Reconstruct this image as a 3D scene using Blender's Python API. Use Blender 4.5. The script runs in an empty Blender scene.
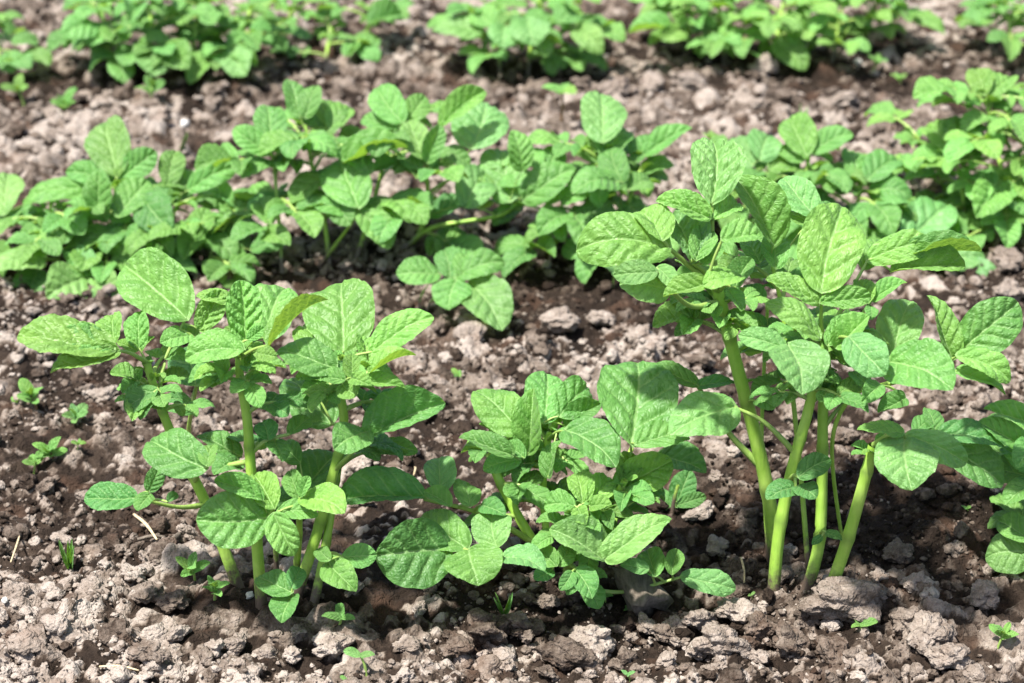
import bpy, math, random
import numpy as np
from mathutils import Vector, Matrix

random.seed(7)
RNG = np.random.default_rng(11)
scene = bpy.context.scene
COL = scene.collection

# ------------------------------------------------------------------ camera
CAM_H, PITCH, FPX = 0.82, math.radians(25.0), 2000.0
cam_data = bpy.data.cameras.new('camera')
cam = bpy.data.objects.new('camera', cam_data)
COL.objects.link(cam)
cam.location = (0, 0, CAM_H)
cam.rotation_euler = (math.pi / 2 - PITCH, 0, 0)
cam_data.sensor_width = 36.0
cam_data.lens = 36.0 * FPX / 1024.0
cam_data.clip_start = 0.05
cam_data.clip_end = 500.0
cam_data.dof.use_dof = True
cam_data.dof.focus_distance = 1.47
cam_data.dof.aperture_fstop = 8.0
scene.camera = cam

# ------------------------------------------------------------------ sky and sun
SUN_EL, SUN_AZ = math.radians(66.0), math.radians(-128.0)   # azimuth from +Y (away from camera), negative = left
world = bpy.data.worlds.new('World')
scene.world = world
world.use_nodes = True
wn = world.node_tree
wn.nodes.clear()
w_out = wn.nodes.new('ShaderNodeOutputWorld')
w_bg = wn.nodes.new('ShaderNodeBackground')
w_sky = wn.nodes.new('ShaderNodeTexSky')
w_sky.sky_type = 'NISHITA'
w_sky.sun_disc = False
w_sky.sun_elevation = SUN_EL
w_sky.sun_rotation = SUN_AZ
w_sky.dust_density = 2.5
w_bg.inputs['Strength'].default_value = 0.10
wn.links.new(w_sky.outputs[0], w_bg.inputs['Color'])
wn.links.new(w_bg.outputs[0], w_out.inputs['Surface'])

sun_data = bpy.data.lights.new('sun', 'SUN')
sun_data.energy = 4.6
sun_data.angle = math.radians(2.5)
sun_data.color = (1.0, 0.965, 0.91)
sun = bpy.data.objects.new('sun', sun_data)
COL.objects.link(sun)
to_sun = Vector((math.sin(SUN_AZ) * math.cos(SUN_EL), math.cos(SUN_AZ) * math.cos(SUN_EL), math.sin(SUN_EL)))
sun.rotation_euler = to_sun.to_track_quat('Z', 'Y').to_euler()
sun.location = to_sun * 5

vs = scene.view_settings
vs.view_transform = 'Standard'
vs.look = 'None'
vs.gamma = 1.0
vs.exposure = 1.35
scene.cycles.max_bounces = 6
scene.cycles.diffuse_bounces = 3
scene.cycles.glossy_bounces = 2
scene.render.resolution_x, scene.render.resolution_y = 1024, 683

# ------------------------------------------------------------------ pixel -> place
CF = Vector((0, math.cos(PITCH), -math.sin(PITCH)))
CU = Vector((0, math.sin(PITCH), math.cos(PITCH)))
CR = Vector((1, 0, 0))
CP = Vector((0, 0, CAM_H))

def ray(x, y):
    return CF + CR * ((x - 512) / FPX) - CU * ((y - 341.5) / FPX)

def at(x, y, Y):
    d = ray(x, y)
    return CP + d * (Y / d.y)

def depth_of(p):
    return (p - CP).dot(CF)

def px_of(p):
    z = depth_of(p)
    return (512 + FPX * (p - CP).dot(CR) / z, 341.5 - FPX * (p - CP).dot(CU) / z)

# ------------------------------------------------------------------ noise
_T = RNG.random((256, 256))

def vnoise(x, y, seed=0):
    x = x + seed * 17.31
    y = y + seed * 29.77
    xi, yi = np.floor(x).astype(int), np.floor(y).astype(int)
    fx, fy = x - xi, y - yi
    fx, fy = fx * fx * (3 - 2 * fx), fy * fy * (3 - 2 * fy)
    a, b = _T[xi & 255, yi & 255], _T[(xi + 1) & 255, yi & 255]
    c, d = _T[xi & 255, (yi + 1) & 255], _T[(xi + 1) & 255, (yi + 1) & 255]
    return (a * (1 - fx) + b * fx) * (1 - fy) + (c * (1 - fx) + d * fx) * fy - 0.5

_T3 = RNG.random((64, 64, 64))

def vnoise3(p, seed=0):
    p = p + seed * 7.13
    i = np.floor(p).astype(int)
    f = p - i
    f = f * f * (3 - 2 * f)
    r = 0
    for a in (0, 1):
        for b in (0, 1):
            for c in (0, 1):
                w = (f[:, 0] if a else 1 - f[:, 0]) * (f[:, 1] if b else 1 - f[:, 1]) * (f[:, 2] if c else 1 - f[:, 2])
                r = r + w * _T3[(i[:, 0] + a) & 63, (i[:, 1] + b) & 63, (i[:, 2] + c) & 63]
    return r - 0.5

# ------------------------------------------------------------------ materials
def new_mat(name):
    m = bpy.data.materials.new(name)
    m.use_nodes = True
    nt = m.node_tree
    nt.nodes.clear()
    return m, nt

def N(nt, kind, **kw):
    n = nt.nodes.new(kind)
    for k, v in kw.items():
        setattr(n, k, v)
    return n

def mixcol(nt, fac, a, b, mode='MIX'):
    n = N(nt, 'ShaderNodeMix', data_type='RGBA', blend_type=mode)
    for sock, val in ((n.inputs[0], fac), (n.inputs[6], a), (n.inputs[7], b)):
        if hasattr(val, 'is_output') or hasattr(val, 'links'):
            nt.links.new(val, sock)
        else:
            sock.default_value = val
    return n.outputs[2]

def math_n(nt, op, a, b=0.0, clamp=False):
    n = N(nt, 'ShaderNodeMath', operation=op, use_clamp=clamp)
    for sock, val in ((n.inputs[0], a), (n.inputs[1], b)):
        if hasattr(val, 'links'):
            nt.links.new(val, sock)
        else:
            sock.default_value = val
    return n.outputs[0]

def ramp(nt, fac, stops):
    n = N(nt, 'ShaderNodeValToRGB')
    e = n.color_ramp.elements
    while len(e) < len(stops):
        e.new(0.5)
    for el, (p, c) in zip(e, stops):
        el.position = p
        el.color = (*c, 1) if len(c) == 3 else c
    nt.links.new(fac, n.inputs[0])
    return n.outputs[0]

def noise(nt, vec, scale, detail=4, rough=0.6):
    n = N(nt, 'ShaderNodeTexNoise')
    n.inputs['Scale'].default_value = scale
    n.inputs['Detail'].default_value = detail
    n.inputs['Roughness'].default_value = rough
    nt.links.new(vec, n.inputs['Vector'])
    return n.outputs['Fac']

def bump(nt, height, strength, dist, prev=None):
    n = N(nt, 'ShaderNodeBump')
    n.inputs['Strength'].default_value = strength
    n.inputs['Distance'].default_value = dist
    nt.links.new(height, n.inputs['Height'])
    if prev is not None:
        nt.links.new(prev, n.inputs['Normal'])
    return n.outputs[0]

def soil_material(name, per_object, lo=0.40):
    m, nt = new_mat(name)
    geo = N(nt, 'ShaderNodeNewGeometry')
    tc = N(nt, 'ShaderNodeTexCoord')
    pos = geo.outputs['Position']
    if per_object:
        oi = N(nt, 'ShaderNodeObjectInfo')
        dry = math_n(nt, 'MULTIPLY_ADD', oi.outputs['Random'], 0.5)
        dry.node.inputs[2].default_value = lo
    else:
        at_ = N(nt, 'ShaderNodeAttribute', attribute_name='dry')
        dry = at_.outputs['Fac']
    n1 = noise(nt, pos, 55, 4, 0.65)
    n2 = noise(nt, pos, 260, 3, 0.6)
    n3 = noise(nt, pos, 900, 2, 0.6)
    v = math_n(nt, 'ADD', dry, math_n(nt, 'MULTIPLY', math_n(nt, 'SUBTRACT', n1, 0.5), 0.9))
    v = math_n(nt, 'ADD', v, math_n(nt, 'MULTIPLY', math_n(nt, 'SUBTRACT', n2, 0.5), 0.55), True)
    c = ramp(nt, v, [(0.0, (0.016, 0.011, 0.008)), (0.30, (0.038, 0.027, 0.020)), (0.55, (0.122, 0.097, 0.078)),
                     (0.78, (0.220, 0.184, 0.155)), (1.0, (0.305, 0.266, 0.231))])
    # mineral grain
    c = mixcol(nt, math_n(nt, 'MULTIPLY', math_n(nt, 'SUBTRACT', n3, 0.35, True), 0.8, True), c, (0.33, 0.26, 0.21, 1), 'SOFT_LIGHT')
    # reddish humus blotches
    nb = noise(nt, pos, 24, 3, 0.5)
    c = mixcol(nt, ramp(nt, nb, [(0.54, (0, 0, 0)), (0.68, (0.20, 0.20, 0.20))]), c, (0.15, 0.082, 0.052, 1))
    b = N(nt, 'ShaderNodeBsdfPrincipled')
    b.inputs['Roughness'].default_value = 0.95
    b.inputs['Specular IOR Level'].default_value = 0.12
    nt.links.new(c, b.inputs['Base Color'])
    vo = N(nt, 'ShaderNodeTexVoronoi', feature='F1')
    vo.inputs['Scale'].default_value = 330.0
    wp = N(nt, 'ShaderNodeVectorMath', operation='MULTIPLY_ADD')
    nzc = N(nt, 'ShaderNodeTexNoise')
    nzc.inputs['Scale'].default_value = 180.0
    nzc.inputs['Detail'].default_value = 1.0
    nt.links.new(pos, nzc.inputs['Vector'])
    nt.links.new(nzc.outputs['Color'], wp.inputs[0])
    wp.inputs[1].default_value = (0.006, 0.006, 0.006)
    nt.links.new(pos, wp.inputs[2])
    nt.links.new(wp.outputs[0], vo.inputs['Vector'])
    h = math_n(nt, 'SUBTRACT', math_n(nt, 'ADD', n2, math_n(nt, 'MULTIPLY', n3, 0.35)), math_n(nt, 'MULTIPLY', vo.outputs['Distance'], 0.8))
    bm = bump(nt, n1, 0.5, 0.006)
    bm = bump(nt, h, 0.9, 0.0022, bm)
    nt.links.new(bm, b.inputs['Normal'])
    o = N(nt, 'ShaderNodeOutputMaterial')
    nt.links.new(b.outputs[0], o.inputs['Surface'])
    return m

def leaf_material():
    m, nt = new_mat('potato_leaf')
    oi = N(nt, 'ShaderNodeObjectInfo')
    uv = N(nt, 'ShaderNodeUVMap')
    av = N(nt, 'ShaderNodeAttribute', attribute_name='vein')
    vein = av.outputs['Fac']
    off = N(nt, 'ShaderNodeVectorMath', operation='ADD')
    nt.links.new(uv.outputs[0], off.inputs[0])
    cmb = N(nt, 'ShaderNodeCombineXYZ')
    nt.links.new(math_n(nt, 'MULTIPLY', oi.outputs['Random'], 37.0), cmb.inputs[0])
    nt.links.new(math_n(nt, 'MULTIPLY', oi.outputs['Random'], 91.0), cmb.inputs[2])
    nt.links.new(cmb.outputs[0], off.inputs[1])
    vec = off.outputs[0]
    nA = noise(nt, vec, 3.0, 3, 0.6)
    nB = noise(nt, vec, 28.0, 3, 0.6)
    base = oi.outputs['Color']
    dark = mixcol(nt, 1.0, base, (0.66, 0.76, 0.66, 1), 'MULTIPLY')
    lite = mixcol(nt, 1.0, base, (1.30, 1.16, 1.30, 1), 'MULTIPLY')
    c = mixcol(nt, ramp(nt, nA, [(0.3, (0, 0, 0)), (0.7, (1, 1, 1))]), dark, lite)
    c = mixcol(nt, math_n(nt, 'MULTIPLY', nB, 0.28), c, lite)
    pale = mixcol(nt, 0.72, base, (0.27, 0.43, 0.16, 1))
    # reticulate small veins
    vo = N(nt, 'ShaderNodeTexVoronoi', feature='DISTANCE_TO_EDGE')
    vo.inputs['Scale'].default_value = 19.0
    wv = N(nt, 'ShaderNodeMixRGB')
    nz = N(nt, 'ShaderNodeTexNoise')
    nz.inputs['Scale'].default_value = 9.0
    nt.links.new(vec, nz.inputs['Vector'])
    wv.inputs[0].default_value = 0.10
    nt.links.new(vec, wv.inputs[1])
    nt.links.new(nz.outputs['Color'], wv.inputs[2])
    nt.links.new(wv.outputs[0], vo.inputs['Vector'])
    edge = ramp(nt, vo.outputs['Distance'], [(0.0, (1, 1, 1)), (0.09, (0, 0, 0))])
    c = mixcol(nt, math_n(nt, 'MULTIPLY', edge, 0.05), c, pale)
    c = mixcol(nt, math_n(nt, 'MULTIPLY', vein, 0.95, True), c, pale)
    # a little browning on few spots
    nS = noise(nt, vec, 5.5, 4, 0.7)
    c = mixcol(nt, ramp(nt, nS, [(0.735, (0, 0, 0)), (0.775, (0.6, 0.6, 0.6))]), c, (0.30, 0.27, 0.10, 1))
    # paler underside
    geo = N(nt, 'ShaderNodeNewGeometry')
    under = mixcol(nt, 0.45, base, (0.20, 0.33, 0.10, 1))
    c = mixcol(nt, math_n(nt, 'MULTIPLY', geo.outputs['Backfacing'], 0.8), c, under)
    hgt = ramp(nt, vo.outputs['Distance'], [(0.0, (0, 0, 0)), (0.30, (1, 1, 1))])
    bm = bump(nt, hgt, 0.45, 0.0008)
    b = N(nt, 'ShaderNodeBsdfPrincipled')
    nt.links.new(c, b.inputs['Base Color'])
    b.inputs['Roughness'].default_value = 0.50
    b.inputs['Specular IOR Level'].default_value = 0.48
    b.inputs['Sheen Weight'].default_value = 0.08
    b.inputs['Sheen Roughness'].default_value = 0.4
    nt.links.new(bm, b.inputs['Normal'])
    tr = N(nt, 'ShaderNodeBsdfTranslucent')
    tcol = mixcol(nt, 1.0, c, (2.0, 1.7, 0.6, 1), 'MULTIPLY')
    nt.links.new(tcol, tr.inputs['Color'])
    nt.links.new(bm, tr.inputs['Normal'])
    mx = N(nt, 'ShaderNodeMixShader')
    mx.inputs[0].default_value = 0.36
    nt.links.new(b.outputs[0], mx.inputs[1])
    nt.links.new(tr.outputs[0], mx.inputs[2])
    o = N(nt, 'ShaderNodeOutputMaterial')
    nt.links.new(mx.outputs[0], o.inputs['Surface'])
    return m

def stem_material(name, c0, c1, c2):
    m, nt = new_mat(name)
    geo = N(nt, 'ShaderNodeNewGeometry')
    sp = N(nt, 'ShaderNodeVectorMath', operation='MULTIPLY')
    nt.links.new(geo.outputs['Position'], sp.inputs[0])
    sp.inputs[1].default_value = (1, 1, 0.12)
    n1 = noise(nt, sp.outputs[0], 420, 3, 0.5)
    n2 = noise(nt, geo.outputs['Position'], 45, 3, 0.6)
    c = ramp(nt, n2, [(0.25, c0), (0.5, c1), (0.78, c2)])
    c = mixcol(nt, math_n(nt, 'MULTIPLY', n1, 0.5), c, (*c2, 1))
    ad = N(nt, 'ShaderNodeAttribute', attribute_name='soil_splash')
    dn = noise(nt, geo.outputs['Position'], 220, 4, 0.7)
    dirt = math_n(nt, 'MULTIPLY', math_n(nt, 'ADD', ad.outputs['Fac'], math_n(nt, 'SUBTRACT', dn, 0.62)), 2.6, True)
    dirt = math_n(nt, 'MULTIPLY', dirt, math_n(nt, 'MULTIPLY', ad.outputs['Fac'], 3.0, True))
    c = mixcol(nt, dirt, c, (0.085, 0.062, 0.046, 1))
    an = N(nt, 'ShaderNodeAttribute', attribute_name='node_ring')
    c = mixcol(nt, math_n(nt, 'MULTIPLY', an.outputs['Fac'], 0.55, True), c, (0.10, 0.17, 0.035, 1))
    b = N(nt, 'ShaderNodeBsdfPrincipled')
    nt.links.new(c, b.inputs['Base Color'])
    b.inputs['Roughness'].default_value = 0.48
    b.inputs['Subsurface Weight'].default_value = 0.0
    b.inputs['Subsurface Radius'].default_value = (0.8, 1.0, 0.25)
    b.inputs['Subsurface Scale'].default_value = 0.004
    nt.links.new(bump(nt, n1, 0.6, 0.0010), b.inputs['Normal'])
    o = N(nt, 'ShaderNodeOutputMaterial')
    nt.links.new(b.outputs[0], o.inputs['Surface'])
    return m

def plain_material(name, c0, c1, scale=120, rough=0.8, stretch=(1, 1, 1), bmp=0.6):
    m, nt = new_mat(name)
    tc = N(nt, 'ShaderNodeTexCoord')
    sp = N(nt, 'ShaderNodeVectorMath', operation='MULTIPLY')
    nt.links.new(tc.outputs['Object'], sp.inputs[0])
    sp.inputs[1].default_value = stretch
    n1 = noise(nt, sp.outputs[0], scale, 5, 0.65)
    c = ramp(nt, n1, [(0.3, c0), (0.7, c1)])
    b = N(nt, 'ShaderNodeBsdfPrincipled')
    nt.links.new(c, b.inputs['Base Color'])
    b.inputs['Roughness'].default_value = rough
    b.inputs['Specular IOR Level'].default_value = 0.3
    nt.links.new(bump(nt, n1, bmp, 0.0012), b.inputs['Normal'])
    o = N(nt, 'ShaderNodeOutputMaterial')
    nt.links.new(b.outputs[0], o.inputs['Surface'])
    return m

M_SOIL = soil_material('soil', False)
M_CLOD = soil_material('soil_clod', True)
M_BROWN = soil_material('brown_clod', True, 0.17)
M_LEAF = leaf_material()
M_STEM = stem_material('potato_stem', (0.16, 0.33, 0.030), (0.24, 0.43, 0.045), (0.36, 0.52, 0.11))
M_STALK = stem_material('potato_leaf_stalk', (0.13, 0.24, 0.035), (0.20, 0.32, 0.060), (0.30, 0.40, 0.12))
M_REDSTEM = stem_material('seedling_red_stem', (0.10, 0.05, 0.03), (0.14, 0.07, 0.04), (0.16, 0.13, 0.05))
M_WOOD = plain_material('weathered_wood', (0.065, 0.05, 0.037), (0.17, 0.14, 0.11), 300, 0.9, (1, 0.08, 1), 1.0)
M_STRAW = plain_material('dry_straw', (0.36, 0.27, 0.15), (0.55, 0.45, 0.29), 300, 0.7)
M_PEBBLE = plain_material('pale_pebble', (0.42, 0.40, 0.36), (0.62, 0.60, 0.56), 200, 0.8)

# ------------------------------------------------------------------ small mesh helpers
def mesh_np(name, verts, faces4=None, faces3=None, mat=None, smooth=True):
    me = bpy.data.meshes.new(name)
    verts = np.asarray(verts, dtype=np.float32)
    idx, starts, s = [], [], 0
    if faces4 is not None and len(faces4):
        f = np.asarray(faces4, dtype=np.int32)
        idx.append(f.ravel())
        starts.append(s + np.arange(len(f)) * 4)
        s += len(f) * 4
    if faces3 is not None and len(faces3):
        f = np.asarray(faces3, dtype=np.int32)
        idx.append(f.ravel())
        starts.append(s + np.arange(len(f)) * 3)
        s += len(f) * 3
    idx, starts = np.concatenate(idx), np.concatenate(starts)
    me.vertices.add(len(verts))
    me.vertices.foreach_set('co', verts.ravel())
    me.loops.add(len(idx))
    me.loops.foreach_set('vertex_index', idx.astype(np.int32))
    me.polygons.add(len(starts))
    me.polygons.foreach_set('loop_start', starts.astype(np.int32))
    if smooth:
        me.polygons.foreach_set('use_smooth', np.ones(len(starts), dtype=bool))
    me.update(calc_edges=True)
    me.validate()
    if mat:
        me.materials.append(mat)
    return me

def attr(me, name, vals):
    a = me.attributes.new(name, 'FLOAT', 'POINT')
    a.data.foreach_set('value', np.asarray(vals, dtype=np.float32))

def link(name, data, parent=None, loc=None):
    o = bpy.data.objects.new(name, data)
    COL.objects.link(o)
    if parent is not None:
        o.parent = parent
    if loc is not None:
        o.location = loc
    return o

def thing(name, loc, label, cat, group=None):
    o = link(name, None, None, loc)
    o.empty_display_size = 0.02
    o['label'] = label
    o['category'] = cat
    if group:
        o['group'] = group
    return o

def icosphere(sub):
    t = (1 + 5 ** 0.5) / 2
    v = [(-1, t, 0), (1, t, 0), (-1, -t, 0), (1, -t, 0), (0, -1, t), (0, 1, t), (0, -1, -t), (0, 1, -t),
         (t, 0, -1), (t, 0, 1), (-t, 0, -1), (-t, 0, 1)]
    f = [(0, 11, 5), (0, 5, 1), (0, 1, 7), (0, 7, 10), (0, 10, 11), (1, 5, 9), (5, 11, 4), (11, 10, 2), (10, 7, 6), (7, 1, 8),
         (3, 9, 4), (3, 4, 2), (3, 2, 6), (3, 6, 8), (3, 8, 9), (4, 9, 5), (2, 4, 11), (6, 2, 10), (8, 6, 7), (9, 8, 1)]
    v = [np.array(p) / np.linalg.norm(p) for p in v]
    for _ in range(sub):
        cache, nf = {}, []
        def mid(a, b):
            k = (min(a, b), max(a, b))
            if k not in cache:
                p = v[a] + v[b]
                v.append(p / np.linalg.norm(p))
                cache[k] = len(v) - 1
            return cache[k]
        for a, b, c in f:
            ab, bc, ca = mid(a, b), mid(b, c), mid(c, a)
            nf += [(a, ab, ca), (b, bc, ab), (c, ca, bc), (ab, bc, ca)]
        f = nf
    return np.array(v), np.array(f)

def lump_shape(sub, seed, rough=1.0):
    v, f = icosphere(sub)
    r = np.random.default_rng(seed)
    d = 0.72 + rough * (0.85 * vnoise3(v * 1.3 + 9, seed) + 0.45 * vnoise3(v * 2.9 + 5, seed + 1))
    # knobs of smaller crumbs baked together
    for lo, hi, cnt, amp in (((0.40, 0.85, 9, 0.34),) if sub < 3 else ((0.40, 0.85, 10, 0.34), (0.16, 0.34, 45, 0.16), (0.08, 0.16, 120, 0.07))):
        k = np.zeros(len(v))
        for _ in range(cnt):
            c = r.normal(size=3)
            c /= np.linalg.norm(c)
            rho = r.uniform(lo, hi)
            dist = np.linalg.norm(v - c, axis=1) / rho
            k = np.maximum(k, np.sqrt(np.clip(1 - dist * dist, 0, 1)) * r.uniform(0.5, 1.0))
        d = d + rough * amp * k
    if sub >= 3:
        d += rough * 0.16 * vnoise3(v * 12 + 3, seed + 3) + rough * 0.08 * vnoise3(v * 25 + 3, seed + 4)
    v = v * d[:, None]
    v = v * np.array([1, r.uniform(0.7, 1.0), r.uniform(0.6, 0.85)])
    return v, f

# ------------------------------------------------------------------ ground
def axis(lo, hi, step0, step1):
    a = [lo]
    while a[-1] < hi:
        k = (a[-1] - lo) / (hi - lo)
        a.append(a[-1] + step0 + (step1 - step0) * k)
    return np.array(a)

def outward(start, sign, end, step):
    a, p = [], start
    while abs(p - start) < end:
        p += sign * step
        step *= 1.28
        a.append(p)
    return np.array(a)

core = axis(-0.92, 0.92, 0.0023, 0.0023)
xs = np.concatenate([outward(-0.92, -1, 80, 0.004)[::-1], core, outward(core[-1], 1, 80, 0.004)])
yc = axis(1.08, 3.25, 0.0020, 0.0056)
ys = np.concatenate([outward(1.08, -1, 30, 0.004)[::-1], yc, outward(yc[-1], 1, 200, 0.008)])
GX, GY = np.meshgrid(xs, ys)

def base_height(x, y):
    x, y = np.asarray(x, float), np.asarray(y, float)
    z = 0.020 * vnoise(x * 4.1, y * 4.1, 1) + 0.016 * vnoise(x * 9.5, y * 9.5, 2)
    return z

near = (np.abs(GX) < 1.6) & (GY > 0.7) & (GY < 3.9)
GZ = base_height(GX, GY)
rough_n = vnoise(GX * 26, GY * 26, 3) * 0.010 + vnoise(GX * 60, GY * 60, 4) * 0.0085 + vnoise(GX * 140, GY * 140, 5) * 0.0070 \
    + vnoise(GX * 280, GY * 280, 6) * 0.0042
GZ = GZ + np.where(near, rough_n, 0)
DRY = 0.20 + 0.9 * vnoise(GX * 6.0, GY * 6.0, 8) + 0.45 * vnoise(GX * 17, GY * 17, 9)
LUMP = np.zeros_like(GZ)
# moist patches and plant shade, both painted into the soil colour (middle pixel, half sizes in metres)
DAMP_SHADE = []
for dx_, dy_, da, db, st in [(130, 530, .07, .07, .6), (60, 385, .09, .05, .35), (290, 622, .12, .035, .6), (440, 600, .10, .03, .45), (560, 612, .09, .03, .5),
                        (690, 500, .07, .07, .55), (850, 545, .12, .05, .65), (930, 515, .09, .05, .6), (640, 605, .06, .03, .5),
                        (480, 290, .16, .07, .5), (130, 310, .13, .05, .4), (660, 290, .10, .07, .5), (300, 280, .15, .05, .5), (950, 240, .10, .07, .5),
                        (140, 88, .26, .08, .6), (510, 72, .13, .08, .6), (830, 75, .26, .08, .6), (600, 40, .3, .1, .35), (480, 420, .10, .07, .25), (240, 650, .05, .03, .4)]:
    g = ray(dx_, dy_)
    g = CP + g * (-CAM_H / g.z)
    DAMP_SHADE.append((g.x, g.y, da, db, st * 0.8))

def damp_shade(x, y):
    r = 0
    for cx, cy, a, b, st in DAMP_SHADE:
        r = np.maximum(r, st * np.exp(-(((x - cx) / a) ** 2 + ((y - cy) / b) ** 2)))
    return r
WARP = vnoise(GX * 70, GY * 70, 12) * 1.5 + vnoise(GX * 160, GY * 160, 13) * 1.1
FINE = vnoise(GX * 230, GY * 230, 14)

def paint_lumps(n, rlo, rhi, yrange, seed, xlim=None):
    r_ = np.random.default_rng(seed)
    for _ in range(n):
        cy = yrange[0] + (yrange[1] - yrange[0]) * r_.random()
        lim = (0.30 * cy + 0.12) if xlim is None else xlim
        cx = r_.uniform(-lim, lim)
        r = rlo * (rhi / rlo) ** (r_.random() ** 1.7)
        if vnoise(np.array(cx * 6.5), np.array(cy * 6.5), 21) < -0.16 and r > 0.006 and cy < 2.0:
            continue
        i0, i1 = np.searchsorted(xs, cx - 1.5 * r), np.searchsorted(xs, cx + 1.5 * r)
        j0, j1 = np.searchsorted(ys, cy - 1.5 * r), np.searchsorted(ys, cy + 1.5 * r)
        if i1 - i0 < 2 or j1 - j0 < 2:
            continue
        sl = (slice(j0, j1), slice(i0, i1))
        a = r_.uniform(0, 3.14)
        e = r_.uniform(0.7, 1.0)
        dx, dy = GX[sl] - cx, GY[sl] - cy
        p, q = (dx * math.cos(a) + dy * math.sin(a)) / r, (dy * math.cos(a) - dx * math.sin(a)) / (r * e)
        d2 = (p * p + q * q) * (1 + 0.95 * WARP[sl])
        h = r * r_.uniform(0.4, 0.85)
        bmpz = h * np.sqrt(np.clip(1 - d2, 0, 1)) * (1 + 0.55 * FINE[sl] + 0.35 * WARP[sl])
        better = bmpz > LUMP[sl]
        LUMP[sl] = np.where(better, bmpz, LUMP[sl])
        dv = r_.uniform(0.45, 1.0) + 0.5 * float(vnoise(np.array(cx * 5.0), np.array(cy * 5.0), 24))
        DRY[sl] = np.where(better, dv, DRY[sl])

paint_lumps(1300, 0.007, 0.020, (1.05, 3.3), 31)
paint_lumps(7500, 0.003, 0.010, (1.05, 2.2), 32)
paint_lumps(5200, 0.006, 0.018, (1.95, 3.3), 33)
GZ = GZ + LUMP
DRY = np.clip(DRY - damp_shade(GX, GY), 0.0, 1.0)  # moist patches and painted plant shade darken the soil

def ground_z(x, y):
    i = int(np.clip(np.searchsorted(xs, x), 1, len(xs) - 1))
    j = int(np.clip(np.searchsorted(ys, y), 1, len(ys) - 1))
    return float(GZ[j, i])

def ground_at(px, py):
    """point of the soil seen at a pixel"""
    d = ray(px, py)
    z = 0.0
    for _ in range(6):
        p = CP + d * ((z - CAM_H) / d.z)
        z = 0.5 * z + 0.5 * float(base_height(p.x, p.y))
    return CP + d * ((z - CAM_H) / d.z)

ny, nx = GZ.shape
gv = np.stack([GX.ravel(), GY.ravel(), GZ.ravel()], 1)
ii = (np.arange(ny - 1)[:, None] * nx + np.arange(nx - 1)[None, :]).ravel()
gf = np.stack([ii, ii + 1, ii + 1 + nx, ii + nx], 1)
gm = mesh_np('soil_ground', gv, gf, None, M_SOIL)
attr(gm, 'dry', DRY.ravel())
ground = link('soil_ground', gm)
ground['kind'] = 'structure'
ground['label'] = 'crumbly brown garden soil with dry pale clods and moist dark patches and painted plant shade'

# loose crumbs too many to count: real lumps joined into one part of the ground
def crumbs():
    shapes1 = [lump_shape(1, 100 + k, 0.8) for k in range(10)]
    shapes2 = [lump_shape(2, 200 + k, 0.9) for k in range(10)]
    r_ = np.random.default_rng(77)
    shapes0 = [lump_shape(0, 150 + k, 0.9) for k in range(14)]
    V, F, D, n = [], [], [], 0
    for cnt, shapes, yr, rl, rh in ((2000, shapes2, (1.10, 1.75), 0.0035, 0.0115), (4500, shapes1, (1.10, 2.0), 0.0022, 0.0052), (24000, shapes0, (1.10, 2.1), 0.0009, 0.0030),
                                    (5200, shapes1, (1.8, 3.2), 0.003, 0.010)):
        for _ in range(cnt):
            y = r_.uniform(*yr)
            lim = 0.30 * y + 0.10
            x = r_.uniform(-lim, lim)
            r = rl * (rh / rl) ** (r_.random() ** 1.5)
            if vnoise(np.array(x * 8.0), np.array(y * 8.0), 22) < -0.22 and y < 2.0:
                continue
            v, f = shapes[r_.integers(len(shapes))]
            a, b = r_.uniform(0, 6.28), r_.uniform(-0.5, 0.5)
            ca, sa, cb, sb = math.cos(a), math.sin(a), math.cos(b), math.sin(b)
            R = np.array([[ca, -sa * cb, sa * sb], [sa, ca * cb, -ca * sb], [0, sb, cb]])
            V.append(v @ R.T * r + np.array([x, y, ground_z(x, y) + r * 0.12]))
            F.append(f + n)
            n += len(v)
            D.append(np.full(len(v), np.clip(r_.normal(0.66, 0.26) + 0.7 * float(vnoise(np.array(x * 5.0), np.array(y * 5.0), 24)) - 0.7 * float(damp_shade(x, y)), 0.03, 1.0)))  # crumbs take the same painted shade and moisture
    me = mesh_np('soil_crumbs', np.concatenate(V), None, np.concatenate(F), M_SOIL)
    attr(me, 'dry', np.concatenate(D))
    o = link('soil_crumbs', me, ground)
    o['kind'] = 'stuff'
crumbs()

# the largest clods, each a piece of the soil
CLOD_MESHES = []
for k in range(12):
    v, f = lump_shape(4, 300 + 7 * k, 1.0)
    CLOD_MESHES.append(mesh_np('soil_clod', v, None, f, M_CLOD))

def clod(x, y, r, flat=0.8, sink=0.25, rz=None):
    o = link('soil_clod', random.choice(CLOD_MESHES), ground)
    o.location = (x, y, float(base_height(x, y)) + r * (flat * 0.75 - sink) + 0.003)
    o.scale = (r, r * random.uniform(0.75, 1.0), r * flat)
    o.rotation_euler = (random.uniform(-.4, .4), random.uniform(-.4, .4), random.uniform(0, 6.28) if rz is None else rz)
    return o

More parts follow.
